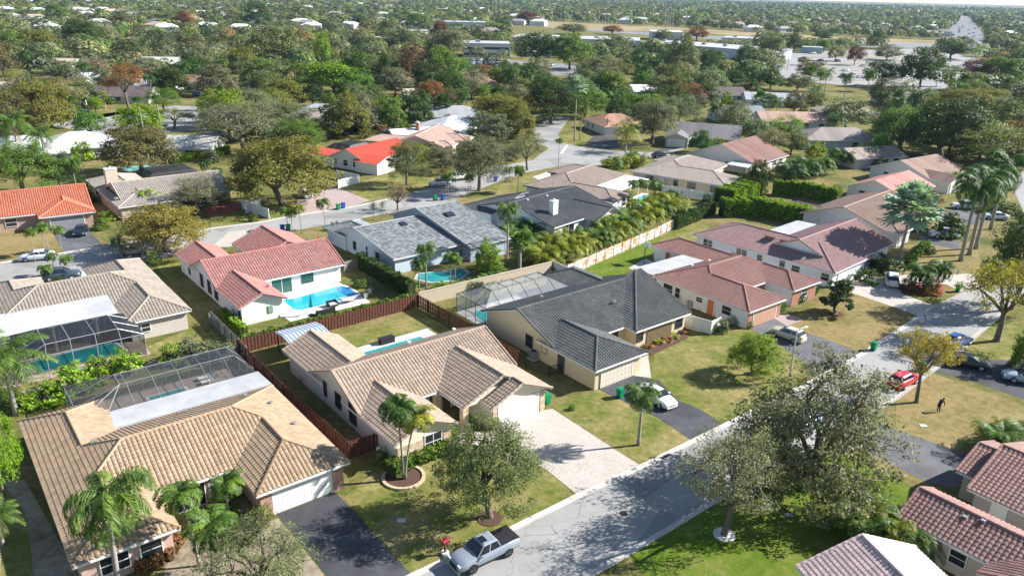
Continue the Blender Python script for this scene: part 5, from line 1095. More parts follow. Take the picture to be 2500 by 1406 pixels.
# ---------------------------------------------------------------- vehicles
def paintm():
    m, N, L, b = nodes('car_paint'); oi = N.new('ShaderNodeObjectInfo'); L.new(oi.outputs['Color'], b.inputs['Base Color'])
    b.inputs['Roughness'].default_value = .28; b.inputs['Coat Weight'].default_value = .6; b.inputs['Coat Roughness'].default_value = .08; return m
PAINT = paintm(); CGLASS = glassm('car_glass', (.015, .02, .03), .06); LAMP = glassm('lamp_lens', (.6, .62, .65), .15); TAIL = glassm('tail_lens', (.35, .01, .01), .2)
RIM = flatm('alloy_rim', (.5, .5, .52), .35, .05, metal=.7); RIMD = flatm('black_rim', (.05, .05, .055), .4, .05)
CARS = {}
def car_proto(kind):
    S = dict(sedan=(4.75, 1.84, .64, .95, [(-2.37, .45, .78, .72), (-2.2, .3, .98, .86), (-1.6, .25, 1.02, .91), (1.0, .25, .98, .92), (1.9, .28, .86, .88), (2.25, .33, .72, .8), (2.37, .42, .62, .68)], (-1.75, -.95, .35, 1.15), 1.45),
             hatch=(4.3, 1.78, .62, .95, [(-2.12, .42, .85, .72), (-2.0, .3, 1.05, .84), (-1.4, .25, 1.06, .88), (.9, .25, 1.0, .89), (1.7, .28, .9, .86), (2.05, .33, .76, .78), (2.15, .42, .62, .66)], (-2.0, -1.55, .15, 1.05), 1.52),
             suv=(4.8, 1.92, .68, 1.1, [(-2.4, .45, .95, .78), (-2.28, .35, 1.12, .9), (-1.5, .3, 1.16, .95), (1.0, .3, 1.12, .96), (2.0, .33, 1.04, .92), (2.3, .38, .9, .86), (2.4, .48, .72, .76)], (-2.25, -1.8, .25, 1.05), 1.76),
             pickup=(5.4, 1.92, .72, 1.15, [(-2.68, .55, 1.08, .86), (-2.55, .45, 1.2, .93), (-1.4, .42, 1.2, .95), (.75, .42, 1.14, .95), (1.9, .45, 1.08, .93), (2.5, .48, .98, .88), (2.68, .55, .8, .76)], (-.95, -.68, .45, 1.12), 1.8))[kind]
    Lg, Wd, _, _, st, gh, top = S
    root = {}; m = MB(); rings = []
    for (x, zb, zt, hw) in st:
        ring = [(x, -hw*.93, zb), (x, -hw, zb+.16), (x, -hw*1.01, (zb+zt)/2+.05), (x, -hw*.95, zt-.05), (x, -hw*.82, zt+.01), (x, 0, zt+.035), (x, hw*.82, zt+.01), (x, hw*.95, zt-.05), (x, hw*1.01, (zb+zt)/2+.05), (x, hw, zb+.16), (x, hw*.93, zb)]
        rings.append(ring)
    for a, b in zip(rings[:-1], rings[1:]):
        for i in range(len(a)):
            j = (i+1) % len(a); m.poly([a[i], b[i], b[j], a[j]])
    m.poly(rings[0]); m.poly(rings[-1][::-1])
    me = m.mesh('body', PAINT); import bmesh
    bm = bmesh.new(); bm.from_mesh(me); bmesh.ops.remove_doubles(bm, verts=bm.verts, dist=.0005); bmesh.ops.recalc_face_normals(bm, faces=bm.faces)
    bm.to_mesh(me); bm.free(); me.polygons.foreach_set('use_smooth', [True]*len(me.polygons)); root['body'] = me
    xr, xrt, xft, xf = gh; belt = st[3][2]; w0, w1 = Wd/2*.86, Wd/2*.66
    def lv(t): return [(xr+(xrt-xr)*t, w0+(w1-w0)*t), (xf+(xft-xf)*t, w0+(w1-w0)*t)]

    B0, T0 = lv(0), lv(.93); zt = top-.09
    b4 = [(B0[0][0], -w0, belt-.02), (B0[1][0], -w0, belt-.02), (B0[1][0], w0, belt-.02), (B0[0][0], w0, belt-.02)]
    t4 = [(T0[0][0], -T0[0][1], zt), (T0[1][0], -T0[1][1], zt), (T0[1][0], T0[1][1], zt), (T0[0][0], T0[0][1], zt)]
    g = MB()
    for i in range(4): j = (i+1) % 4; g.poly([b4[i], b4[j], t4[j], t4[i]])
    root['window'] = g.mesh('window', CGLASS)
    r = MB(); e = .05; cx = (t4[0][0]+t4[1][0])/2
    o4 = [(p[0]+(e if p[0] > cx else -e), p[1]*1.05, zt) for p in t4]; u4 = [(cx+(p[0]-cx)*.82, p[1]*.86, top) for p in t4]
    r.poly(o4[::-1]); r.poly(u4)
    for i in range(4): j = (i+1) % 4; r.poly([o4[i], o4[j], u4[j], u4[i]])
    for s in (-1, 1):                     # pillars
        for f_ in (0., .42 if kind != 'pickup' else .5, 1.) + ((.72,) if kind in ('suv',) else ()):
            pb = np.array([B0[0][0]+(B0[1][0]-B0[0][0])*f_, s*(w0+.012), belt-.02]); pt = np.array([T0[0][0]+(T0[1][0]-T0[0][0])*f_, s*(T0[0][1]+.012), zt+.01]); d = np.array([.045, 0, 0])
            n_ = np.array([0, s*.012, 0]); r.poly([pb-d, pb+d, pt+d, pt-d]); 
    root['roof_panel'] = r.mesh('roof_panel', PAINT)
    wm_, rm = MB(), MB(); R0 = .33 if kind in ('sedan', 'hatch') else .38
    wm_.tube([(0, -.11, 0), (0, .11, 0)], R0, 18); rm.tube([(0, -.118, 0), (0, .118, 0)], R0*.66, 12)
    for k in range(5):
        a = k*1.2566; rm.tube([(0, -.122, 0), (math.cos(a)*R0*.6, -.124, math.sin(a)*R0*.6)], .03, 4); rm.tube([(0, .122, 0), (math.cos(a)*R0*.6, .124, math.sin(a)*R0*.6)], .03, 4)
    root['tyre'] = wm_.mesh('tyre', BLACK); root['rim'] = rm.mesh('rim', RIMD if kind == 'pickup' else RIM)
    ar = MB(); wx = (Lg*.295, -Lg*.285)
    for x in wx:
        for s in (-1, 1): ar.tube([(x, s*Wd*.40, R0+.02), (x, s*(Wd/2*.985), R0+.02)], R0+.07, 18)
    root['wheel_arch'] = ar.mesh('wheel_arch', BLACK)
    def bx(x0, y0, z0, x1, y1, z1, mt, nm): return MB().box(x0, y0, z0, x1, y1, z1).mesh(nm, mt)
    zf, zr = st[-2][2], st[1][2]; xF, xB = st[-1][0], st[0][0]
    root['_'] = [(bx(xF-.22, s*.62-.17, zf-.17, xF-.03, s*.62+.17, zf-.02, LAMP, 'headlight'), 'headlight') for s in (-1, 1)] + \
                [(bx(xB-.0, s*.66-.14, zr-.22, xB+.14, s*.66+.14, zr-.03, TAIL, 'tail_light'), 'tail_light') for s in (-1, 1)] + \
                [(bx(xf-.35, s*(Wd/2+.06)-.09, belt, xf-.2, s*(Wd/2+.06)+.09, belt+.14, PAINT, 'mirror'), 'mirror') for s in (-1, 1)] + \
                [(bx(xF-.05, -.4, .45, xF+.03, .4, zf-.14, BLACK, 'grille'), 'grille'), (bx(xF-.1, -Wd*.38, .3, xF+.05, Wd*.38, .48, PAINT if kind != 'pickup' else METAL, 'bumper'), 'bumper'), (bx(xB-.05, -Wd*.38, .32, xB+.1, Wd*.38, .52, PAINT, 'bumper'), 'bumper'), (bx(xB-.06, -.25, .55, xB-.03, .25, .68, WHITE, 'number_plate'), 'number_plate')]
    if kind == 'pickup':
        c = MB(); z = st[1][2]+.05
        for k in range(3): c.box(-2.6+.56*k+.01, -.84, z, -2.6+.56*(k+1)-.01, .84, z+.05)
        root['_'] += [(c.mesh('bed_cover', BLKM), 'bed_cover'), (bx(-.05, -.35, top-.005, .45, .35, top+.012, CGLASS, 'sunroof'), 'sunroof')]
    root['wx'] = wx; root['R'] = R0; root['W'] = Wd; return root
def car(kind, px, py, az, col, label, group=None, parts=True, pos=None, name=None):
    if kind not in CARS: CARS[kind] = car_proto(kind)
    K = CARS[kind]; X, Y = pos if pos is not None else G(px, py); rz = R_(90-az)
    nm = name or {'sedan': 'parked_car', 'hatch': 'parked_car', 'suv': 'parked_suv', 'pickup': 'pickup_truck'}[kind]
    e = empty(nm, (X, Y, .012), rz, label, {'suv': 'suv', 'pickup': 'pickup truck'}.get(kind, 'car'), group)
    b = inst(K['body'], 'body', e, color=col); inst(K['window'], 'window', e); inst(K['roof_panel'], 'roof_panel', e, color=col); inst(K['wheel_arch'], 'wheel_arch', e)
    for x in K['wx']:
        for s in (-1, 1):
            t = inst(K['tyre'], 'wheel', e, (x, s*(K['W']/2-.1), K['R']))
            if parts: inst(K['rim'], 'rim', t)
    if parts:
        for me, n in K['_']: inst(me, n, e, color=col)
    return e
car('pickup', 1182, 1362, 233, (.24, .27, .31), 'silver pickup truck with black bed cover parked on the near street')
car('sedan', 1600, 978, 145, (.75, .75, .75), 'white sedan on the asphalt driveway behind the lone palm')
car('hatch', 1922, 826, 318, (.52, .48, .36), 'cream hatchback on the grey driveway behind the street light')
car('hatch', 2203, 938, 52, (.55, .01, .03), 'bright red small suv at the kerb behind the golden tree')
car('sedan', 2333, 842, 58, (.04, .14, .48), 'blue sedan at the kerb above the black sedan')
car('sedan', 2358, 893, 112, (.03, .03, .035), 'black sedan on the right asphalt driveway')
car('sedan', 2505, 932, 290, (.35, .42, .5), 'silver blue car cut off by the right edge')
car('suv', 2303, 580, 276, (.72, .73, .75), 'white suv on the driveway by the royal palms')
car('suv', 2176, 692, 22, (.6, .6, .58), 'light grey suv seen from behind on the paver loop')
car('sedan', 1872, 1120, 52, (.3, .42, .55), 'pale blue car parked under the tallest oak')
car('sedan', 1955, 1045, 232, (.25, .38, .5), 'blue grey car parked beyond the tallest oak')
car('sedan', 92, 634, 248, (.6, .62, .66), 'silver white sedan parked at the left kerb')
car('suv', 152, 682, 68, (.05, .07, .09), 'dark grey suv behind the small palms')
car('sedan', 198, 571, 160, (.01, .012, .02), 'black convertible nosed out of the grey garage driveway')
car('sedan', 325, 620, 70, (.5, .52, .55), 'silver car half hidden under the rusty gold tree')
car('sedan', 628, 582, 20, (.04, .06, .09), 'dark blue car behind the pink roof')
car('sedan', 747, 480, 150, (.72, .72, .73), 'white sedan on the pink pavers under the ficus')
car('suv', 1075, 455, 240, (.35, .42, .5), 'blue grey suv parked on the shaded middle street')
car('pickup', 1118, 440, 55, (.7, .68, .6), 'white pickup truck parked behind the blue grey suv')
car('suv', 2352, 510, 280, (.7, .7, .72), 'white suv shaded behind the silver palm')
car('sedan', 1612, 385, 70, (.02, .02, .025), 'black car on the curved drive above the yellow house')
car('sedan', 2428, 535, 280, (.6, .62, .65), 'pale car shaded behind the royal palm trunks')
car('suv', 196, 289, 120, (.03, .06, .2), 'dark blue suv by the upper street palms'); car('sedan', 202, 278, 60, (.03, .08, .3), 'blue car behind the dark blue suv')
car('sedan', 485, 235, 110, (.02, .06, .28), 'blue car in the shade by the upper cul-de-sac'); car('suv', 512, 330, 95, (.5, .52, .55), 'grey suv by the metal roofed house'); car('suv', 540, 334, 95, (.12, .14, .18), 'dark suv right of the grey suv')
car('sedan', 392, 308, 95, (.03, .04, .06), 'dark car under the low umbrella tree'); car('suv', 1024, 208, 130, (.04, .08, .2), 'dark blue suv before the red brown garage'); car('sedan', 1150, 215, 95, (.5, .55, .52), 'silver car by the red brown roofs')
for i, (x, y, c) in enumerate(((1984, 133, .7), (1980, 149, .7), (2002, 150, .1), (2046, 152, .08), (2106, 163, .5), (2063, 175, .6), (2057, 190, .15), (2099, 191, .7), (2014, 187, .3), (1942, 188, .6), (1308, 165, .7), (1322, 176, .25), (1340, 162, .5))):
    car('suv' if i % 3 == 0 else 'sedan', x, y, 75 if i % 2 else 255, (c, c, c*1.03), 'small %s car standing in the big parking lot' % ('dark' if c < .4 else 'pale'), ('dark' if c < .4 else 'pale')+' cars in the parking lot', False)
for i in range(26):
    x = 1120+(i % 13)*9; y = 158 if i < 13 else 150; c = trnd.choice(((.7, .7, .7), (.1, .1, .12), (.4, .42, .45), (.05, .1, .3), (.5, .03, .03))); s = 'red' if c[0] == .5 else 'dark' if c[0] < .3 else 'light'
    car('sedan', x, y, 5, c, '%s car in the crowded school car park' % s, s+' cars in the school car park', False)
for i in range(34):
    t = i/34; x = trnd.choice((0, 1)); cx = 2330+(2420-2330)*t+(28 if x else -8)*(.4+t) if 0 else 0
    yy = 66+t*62; left, right = 2326-(yy-62)*.45, 2383+(yy-62)*.75; f = trnd.choice((.15, .3, .42, .6, .72, .86)); c = trnd.choice((.7, .1, .35, .5))
    car('suv' if i % 4 == 0 else 'sedan', left+(right-left)*f, yy, 10, (c, c, c), '%s car driving on the far highway' % ('dark' if c < .4 else 'pale'), ('dark' if c < .4 else 'pale')+' cars on the highway', False, name='moving_car')
# ---------------------------------------------------------------- street furniture and garden things
GREENB = flatm('green_plastic', (.01, .22, .09), .45, .08); BLUEB = flatm('blue_plastic', (.02, .07, .35), .45, .08); REDM = flatm('maroon_paint', (.25, .02, .04), .5, .1); TEAL = flatm('teal_cloth', (.01, .3, .33), .8, .15)
def bin_(x, y, mat, label, az=50):
    X, Y = G(x, y); e = empty('wheelie_bin', (X, Y, .012), R_(90-az), label, 'bin'); m = MB()
    b, t = rect(-.26, -.24, .26, .24), rect(-.34, -.31, .34, .31)
    m.poly([(*p, .05) for p in b[::-1]])
    for i in range(4): j = (i+1) % 4; m.poly([(*b[i], .05), (*b[j], .05), (*t[j], 1.0), (*t[i], 1.0)])
    m.poly([(*p, 1.0) for p in t]); m.build('body', mat, e)
    m = MB(); m.box(-.37, -.34, 1.0, .38, .34, 1.07); m.box(-.2, -.2, 1.07, .25, .2, 1.11); m.build('lid', mat, e)
    for s in (-1, 1): w_ = MB(); w_.tube([(-.3, s*.2-.03, .12), (-.3, s*.2+.03, .12)], .12, 10); w_.build('wheel', BLACK, e)
for b in ((1514, 970, GREENB, 'green open topped bin beside the white sedan'), (2132, 855, GREENB, 'green bin at the kerb before the dry lawn'), (1335, 985, GREENB, 'green bin behind the stone pier of the white garage'), (2338, 712, GREENB, 'green bin under the yellow green tree'), (2250, 905, GREENB, 'green bin behind the golden tree at the driveway'),
          (277, 600, GREENB, 'green bin under the date palm'), (690, 564, BLUEB, 'blue bin at the kerb behind the pink roof'), (704, 563, GREENB, 'green bin next to the blue bin behind the pink roof'), (826, 512, GREENB, 'green bin at the end of the pink drive'), (838, 509, BLUEB, 'blue bin at the end of the pink drive'),
          (1063, 490, GREENB, 'green bin in the tree shade of the middle street'), (1081, 489, BLUEB, 'blue bin in the tree shade of the middle street'), (1210, 443, BLUEB, 'lone blue bin on the verge of the middle street'), (1600, 632, BLUEB, 'dark blue bin by the rear door of the red tile house'), (1640, 743, GREENB, 'green bin by the side wall of the red tile house')): bin_(*b)
def acunit(px, py, label, az=51):
    X, Y = G(px, py); e = empty('air_conditioner', (X, Y, 0), R_(90-az), label, 'air conditioner')
    m = MB(); m.box(-.6, -.6, 0, .6, .6, .08); m.build('base', CONC, e)
    m = MB(); m.box(-.42, -.42, .08, .42, .42, .95)
    for i in range(9): m.box(-.44, -.44, .14+.085*i, .44, .44, .17+.085*i)
    m.build('casing', METAL, e); m = MB(); m.tube([(0, 0, .9), (0, 0, .965)], .34, 16); m.build('fan_guard', BLKM, e)
acunit(1303, 875, 'grey air conditioner beside the charcoal tile house'); acunit(1688, 748, 'grey air conditioner by the orange door'); acunit(1745, 790, 'small air conditioner at the red tile house corner') if 0 else None
def pole_light(bx, by, ty, label, arm=1.6, az=60, mat=None, name='street_lamp', cat='street lamp', group=None, r=.1):
    X, Y, H = solve_h(bx, by, ty); e = empty(name, (X, Y, 0), R_(90-az), label, cat, group)
    m = MB(); m.tube([(0, 0, 0), (0, 0, H*.5), (0, 0, H)], [r*1.3, r, r*.7], 7); m.build('pole', mat or CONC, e)
    if arm:
        m = MB(); m.tube([(0, 0, H-.2), (arm*.5, 0, H+.1), (arm, 0, H+.1)], r*.45, 5); m.build('arm', METAL, e)
        m = MB(); m.tube([(arm-.1, 0, H+.08), (arm+.25, 0, H+.1), (arm+.6, 0, H+.06)], [.08, .16, .06], 8); m.build('lamp_head', WHITE, e)
pole_light(1926, 930, 806, 'concrete street lamp in front of the cream hatchback', 1.0, 60); pole_light(259, 268, 236, 'white street lamp leaning over the upper cul-de-sac', 1.2, 250)
pole_light(1481, 330, 286, 'black lamp post by the dark driveway', 0, 0, BLKM); pole_light(2283, 590, 540, 'dark street lamp post by the silver palm', .6, 200, BLKM) if 0 else None
for i, (x, b, t) in enumerate(((317, 36, 0), (872, 22, -2), (877, 20, 0), (895, 24, 4), (951, 27, 0), (1034, 27, 0), (1203, 48, 0), (1211, 50, -5), (1222, 43, 0), (1257, 50, 25), (1347, 80, 30), (1379, 58, 30), (1369, 54, 26), (1452, 70, 22), (1461, 76, 30), (1477, 74, 22), (1485, 64, 26), (1441, 52, 35), (1502, 53, 36), (1572, 64, 40), (1622, 74, 6), (1629, 72, 18), (1635, 70, 18), (1641, 72, 40), (1713, 62, 46), (1781, 74, 46), (1858, 88, 3), (2155, 77, 20), (2161, 82, 40), (2020, 75, 55), (2105, 78, 60), (2296, 98, 55), (2305, 95, 50), (2279, 92, 68), (2365, 62, 38), (2120, 80, 62), (1290, 152, 115), (2112, 168, 132), (1922, 172, 140), (788, 80, 66))):
    pole_light(x, b, t, 'tall pale pole standing over the far playing fields and roads', 0 if i % 3 else 1.5, 90, None, 'utility_pole', 'pole', 'tall poles in the distance', .22)
# mailbox pair
X, Y = G(1087, 1352); e = empty('mailbox', (X, Y, 0), R_(40), 'pair of maroon mailboxes on one post beside the pickup', 'mailbox')
m = MB(); m.box(-.07, -.07, 0, .07, .07, 1.15); m.tube([(0, 0, .6), (.0, .35, 1.1)], .04, 5); m.build('post', BROWN, e)
m = MB(); m.prism([(.3*math.cos(a), .3*math.sin(a)) for a in np.linspace(0, 6.28, 9)[:-1]], 0, .22); m.build('base', WHITE, e)
for s in (-.14, .14):
    m = MB(); m.tube([(-.3, s, 1.25), (.3, s, 1.25)], .115, 10); m.box(-.3, s-.115, 1.14, .3, s+.115, 1.25); m.build('box', REDM, e)
# dish antennas
def dish(h, x, y, z, label):
    w_ = wl(h, x, y); e = empty('satellite_dish', (*w_, z), R_(200), label, 'satellite dish')
    m = MB(); ring = [[(.38*r*math.cos(a), .38*r*math.sin(a), .12*r*r) for a in np.linspace(0, 6.283, 13)[:-1]] for r in (.02, .5, 1)]
    for a, b in zip(ring[:-1], ring[1:]):
        for i in range(12): j = (i+1) % 12; m.poly([a[i], a[j], b[j], b[i]])
    o = m.build('dish', WHITE, e); o.rotation_euler = (R_(55), 0, 0); o.location = (0, 0, .6)
    m = MB(); m.tube([(0, 0, 0), (0, 0, .6)], .03, 5); m.build('mast', METAL, e); m = MB(); m.tube([(0, 0, .6), (0, -.35, .85)], .02, 4); m.build('feed_arm', METAL, e)
dish(H8, -1.0, 4.6, 2.6, 'white satellite dish on the eave of the mauve red roof'); dish(H15, -.3, -1.5, 2.8, 'white satellite dish on the taupe roof edge'); dish(H2, 1., 1., 2.6, 'small satellite dish at the gabled house rake') if 0 else None
# basketball hoop with its court
X, Y = G(1572, 645); e = empty('basketball_hoop', (X, Y, 0), R_(30), 'basketball hoop on a pole beside the grey patio roof', 'basketball hoop')
m = MB(); m.tube([(0, 0, 0), (0, 0, 2.4), (.4, 0, 2.9)], .06, 6); m.build('pole', BLKM, e); m = MB(); m.box(.42, -.75, 2.6, .47, .75, 3.55); m.build('backboard', WHITE, e)
m = MB(); m.tube([(.5+.23+.23*math.cos(a), .23*math.sin(a), 2.85) for a in np.linspace(0, 6.283, 13)], .015, 4); m.build('rim', ORANGE, e)
sheet('court_slab', CONC, [(1535, 655), (1575, 632), (1602, 642), (1572, 668)], .02)
# poolside furniture of the pink roofed house
def at4(x, y): return tuple(G(x, y))
X, Y = at4(762, 770); e = empty('parasol', (X, Y, 0), 0, 'closed teal parasol beside the blue pool', 'parasol')
m = MB(); m.tube([(0, 0, 0), (0, 0, 3.0)], .03, 6); m.build('pole', METAL, e); m = MB(); m.tube([(0, 0, 1.2), (0, 0, 1.9), (0, 0, 2.9)], [.3, .22, .05], 8); m.build('canopy', TEAL, e); m = MB(); m.box(-.4, -.4, 0, .4, .4, .1); m.build('base', BLKM, e)
def sofa(px, py, az, label, w_=2.):
    X, Y = at4(px, py); e = empty('garden_sofa', (X, Y, .02), R_(90-az), label, 'sofa')
    m = MB(); m.box(-w_/2, -.4, .08, w_/2, .4, .32); m.box(-w_/2, -.45, .08, w_/2, -.33, .75); m.build('frame', BLKM, e)
    for s in (-1, 1): m = MB(); m.box(s*(w_/2-.06)-.06, -.45, .08, s*(w_/2-.06)+.06, .4, .6); m.build('armrest', BLKM, e)
    m = MB()
    for k in range(2): m.box(-w_/2+.14+k*(w_-.28)/2, -.3, .32, -w_/2+.12+(k+1)*(w_-.28)/2, .38, .46)
    m.build('cushion', flatm('grey_cushion', (.45, .45, .46), .9), e)
sofa(795, 765, 51, 'black wicker sofa with grey cushions at the pool edge', 2.4); sofa(812, 748, 231, 'second black wicker seat facing the pool sofa', 1.4)
X, Y = at4(855, 738); e = empty('hammock', (X, Y, .02), R_(35), 'pale lilac hammock on a curved dark stand by the pool', 'hammock')
m = MB(); m.tube([(-1.7+3.4*i/10, 0, .1+.9*((i-5)/5)**4+.12*abs(i-5)/5) for i in range(11)], .05, 6); m.build('stand', BLKM, e)
m = MB(); q = [[(-1.5+3*i/8, s*.55*math.sin(math.pi*(i+.5)/9), .55+.4*((i-4)/4)**2-.1*(1-s*s)) for s in (-1, 0, 1)] for i in range(9)]
for a, b in zip(q[:-1], q[1:]):
    for k in range(2): m.poly([a[k], b[k], b[k+1], a[k+1]])
m.build('cloth', flatm('lilac_cloth', (.55, .5, .62), .9), e)
for i, (px, py) in enumerate(((893, 728), (903, 716))):
    X, Y = at4(px, py); e = empty('flower_pot', (X, Y, 0), 0, ('white tall pot with a dry plant, nearer to the hammock', 'white tall pot with a dry plant, farther from the hammock')[i], 'plant pot')
    m = MB(); m.tube([(0, 0, 0), (0, 0, .7)], [.2, .3], 8); m.build('pot', WHITE, e); inst(TUFT, 'plant', e, (0, 0, .65), 0, .7, COL['sage'])
w_ = wl(H2, 11.25, 15.7); e = empty('storage_box', (*w_, 0), R_(38), 'black storage box on the pool edge of the middle yard', 'storage box')
m = MB(); m.box(-.9, -.4, 0, .9, .4, .6); m.build('body', BLKM, e); m = MB(); m.box(-.95, -.45, .6, .95, .45, .7); m.build('lid', BLACK, e)
for i, y in enumerate((23.9, 22.9)):
    w_ = wl(H1, 17.3, y); e = empty('sun_lounger', (*w_, .01), R_(38), ('white sun lounger in the long cage, farther from the roof', 'white sun lounger in the long cage, nearer to the roof')[i], 'sun lounger')
    m = MB(); m.box(-.9, -.3, .28, .35, .3, .34); m.build('seat', WHITE, e); m = MB(); m.poly([(.35, -.3, .34), (.95, -.3, .75), (.95, .3, .75), (.35, .3, .34)]); m.build('backrest', WHITE, e)
    for a in (-.8, .3):
        for s in (-.26, .26): m = MB(); m.box(a-.02, s-.02, 0, a+.02, s+.02, .3); m.build('leg', METAL, e)
w_ = wl(H6, -10.3, 3.0); e = empty('pool_float', (*w_, 0), 0, 'blue ring pool float leaning by the teal pool column', 'pool float')
m = MB(); m.tube([(.42*math.cos(a), .1*math.sin(a), .5+.42*math.sin(a)) for a in np.linspace(0, 6.283, 13)], .12, 6); m.build('ring', BLUEB, e)
for x in (-13.5, -9.1):
    w_ = wl(H6, x, 2.6); m = MB(); m.tube([(0, 0, 0), (0, 0, .3), (0, 0, 2.7)], [.28, .2, .18], 10); m.box(-.28, -.28, 2.7, .28, .28, 2.85); o = m.build('stone_column', wallm((.5, .44, .36))); o.location = (*w_, 0); tag(o, 'stone column inside the dark cage, %s one' % ('left' if x < -10 else 'right'), 'column')
for x, y, s_ in ((-.9, 2.2, 1),):
    X, Y = G(927, 1120); e = empty('water_tank', (X, Y, 0), 0, 'white water treatment tank by the front left house corner', 'tank'); m = MB(); m.tube([(0, 0, 0), (0, 0, 1.1), (0, 0, 1.3)], [.28, .28, .12], 12); m.build('body', WHITE, e); m = MB(); m.tube([(0, 0, 1.3), (0, 0, 1.42)], .08, 8); m.build('valve', METAL, e)
# free-standing patio roof behind the middle house
X, Y = wl(H2, 0, 16.6)
PC = house('small silver seamed metal patio roof on dark posts', (X, Y, 0), 51.2, [Block(-.2, 0, 4.7, 4.0, 'WE', .14, 2.55, False)], flatm('metal_roof', (.52, .57, .62), .4, .06, metal=.3), style='metal', trim=TRIM, name='patio_cover', cat='patio roof')
for px in (.0, 4.5):
    for py in (.15, 3.85): MB().box(px-.07, py-.07, 0, px+.07, py+.07, 2.42).build('post', BROWN, PC)
m = MB(); m.box(.2, .3, .3, 3.2, 1.2, .75); o = None
# the person bending over the dry lawn
def person():
    X, Y = G(2289, 1006); V = [(0, 0, .93), (.09, 0, .9), (.11, .06, .5), (.12, .02, .09), (.12, .16, .04), (-.09, 0, .9), (-.11, .1, .5), (-.12, .08, .09), (-.12, .22, .04),
         (0, .14, 1.12), (0, .36, 1.27), (.19, .38, 1.25), (.22, .5, .98), (.2, .56, .74), (-.19, .38, 1.25), (-.22, .5, .98), (-.2, .58, .74), (0, .46, 1.33), (0, .55, 1.33), (0, .63, 1.3)]
    E_ = [(0, 1), (1, 2), (2, 3), (3, 4), (0, 5), (5, 6), (6, 7), (7, 8), (0, 9), (9, 10), (10, 11), (11, 12), (12, 13), (10, 14), (14, 15), (15, 16), (10, 17), (17, 18), (18, 19)]
    Rd = [.15, .11, .075, .05, .045, .11, .075, .05, .045, .15, .15, .07, .045, .03, .07, .045, .03, .06, .1, .09]
    for s, b in ((1, 13), (-1, 16)):
        for k in range(5):
            i = len(V); q = V[b]; o_ = (k-2)*.02 if k < 4 else -.045*s
            V += [(q[0]+o_, q[1]+.02, q[2]-.07 if k < 4 else q[2]-.03), (q[0]+o_*1.2, q[1]+.035, q[2]-(.12+.012*(2-abs(k-1))) if k < 4 else q[2]-.07)]; E_ += [(b, i), (i, i+1)]; Rd += [.011, .008]
    me = bpy.data.meshes.new('person'); me.from_pydata(V, E_, []); me.update()
    sk_ = flatm('skin', (.28, .15, .1), .6, .05); cl = flatm('dark_clothes', (.02, .022, .035), .9, .2)
    o = bpy.data.objects.new('person', me); C.link(o); me.materials.append(cl); me.materials.append(sk_)
    md = o.modifiers.new('skin', 'SKIN'); md.use_smooth_shade = True
    for v, r in zip(me.skin_vertices[0].data, Rd): v.radius = (r, r)
    me.skin_vertices[0].data[0].use_root = True
    sb = o.modifiers.new('sub', 'SUBSURF'); sb.levels = 1; sb.render_levels = 1
    dg = bpy.context.evaluated_depsgraph_get(); me2 = bpy.data.meshes.new_from_object(o.evaluated_get(dg)); o.modifiers.clear(); o.data = me2
    for p in me2.polygons: p.material_index = 1 if (p.center[1] > .5 or p.center[2] > 1.5) and (p.center[2] > 1.2 or p.center[2] < .76) else 0
    o.location = (X, Y, 0); o.rotation_euler[2] = R_(-60); tag(o, 'person in dark clothes bending over on the dry lawn', 'person')
    h = MB(); h.tube([(0, .5, 1.4), (0, .58, 1.43), (0, .68, 1.38)], [.07, .105, .06], 8); h.build('hair', BLACK, o, True)
person()
# ---------------------------------------------------------------- the middle distance: simple houses, school, car park, highway
HM = []          # footprints to keep clear of trees
for h in (H1, H2, H3, H4, H5, H6, H7, H8, H9, H10, H11, H12, H14, H15, H16, H17, H20, H21): HM.append((*wl(h, 9, 9), 12.5))
LBL = {}
def gh(px, py, az, L_, W_, rc, wc, label, kind='gable', wing=1, tile='plain', ze=2.5, pitch=.38, ops=True):
    X, Y = G(px, py, 3.); a = R_(90-az); O = (X-(math.cos(a)*L_/2-math.sin(a)*W_/2), Y-(math.sin(a)*L_/2+math.cos(a)*W_/2), 0)
    b = [(0, 0, L_, W_, 'WE' if kind == 'gable' else '', pitch, ze)]
    if wing: b.append((0 if wing > 0 else L_-7, -4.5, 7 if wing > 0 else L_, W_*.45, 'N' if kind != 'gable' else 'NS', pitch, ze))
    HM.append((X, Y, max(L_, W_)*.55))
    o_ = [('window', 'S', .47, L_*.6, 1.6, .9, 1.2), ('window', 'S', .47, L_*.8, 1.6, .9, 1.2), ('garage_door', 'S', -4.03, 3.5 if wing > 0 else L_-3.5, 4.6, 0, 2.1), ('window', 'W', .47, W_*.4, 1.2, .9, 1.2), ('window', 'W', .47, W_*.7, 1.2, .9, 1.2)]
    return house(label, O, az, b, rc, wc, style=tile, ops=[q for q in o_ if q[0] != 'garage_door' or wing])
T_, Br, Dk, Wh, Gy, Pk, Bg = (.36, .25, .17), (.25, .14, .10), (.11, .085, .08), (.66, .66, .64), (.32, .33, .34), (.52, .30, .23), (.46, .38, .30)
W1, W2, W3 = (.62, .60, .56), (.7, .7, .68), (.55, .47, .36)
gh(2148, 1500, 51, 1, 1, T_, W1, 'x') if 0 else None
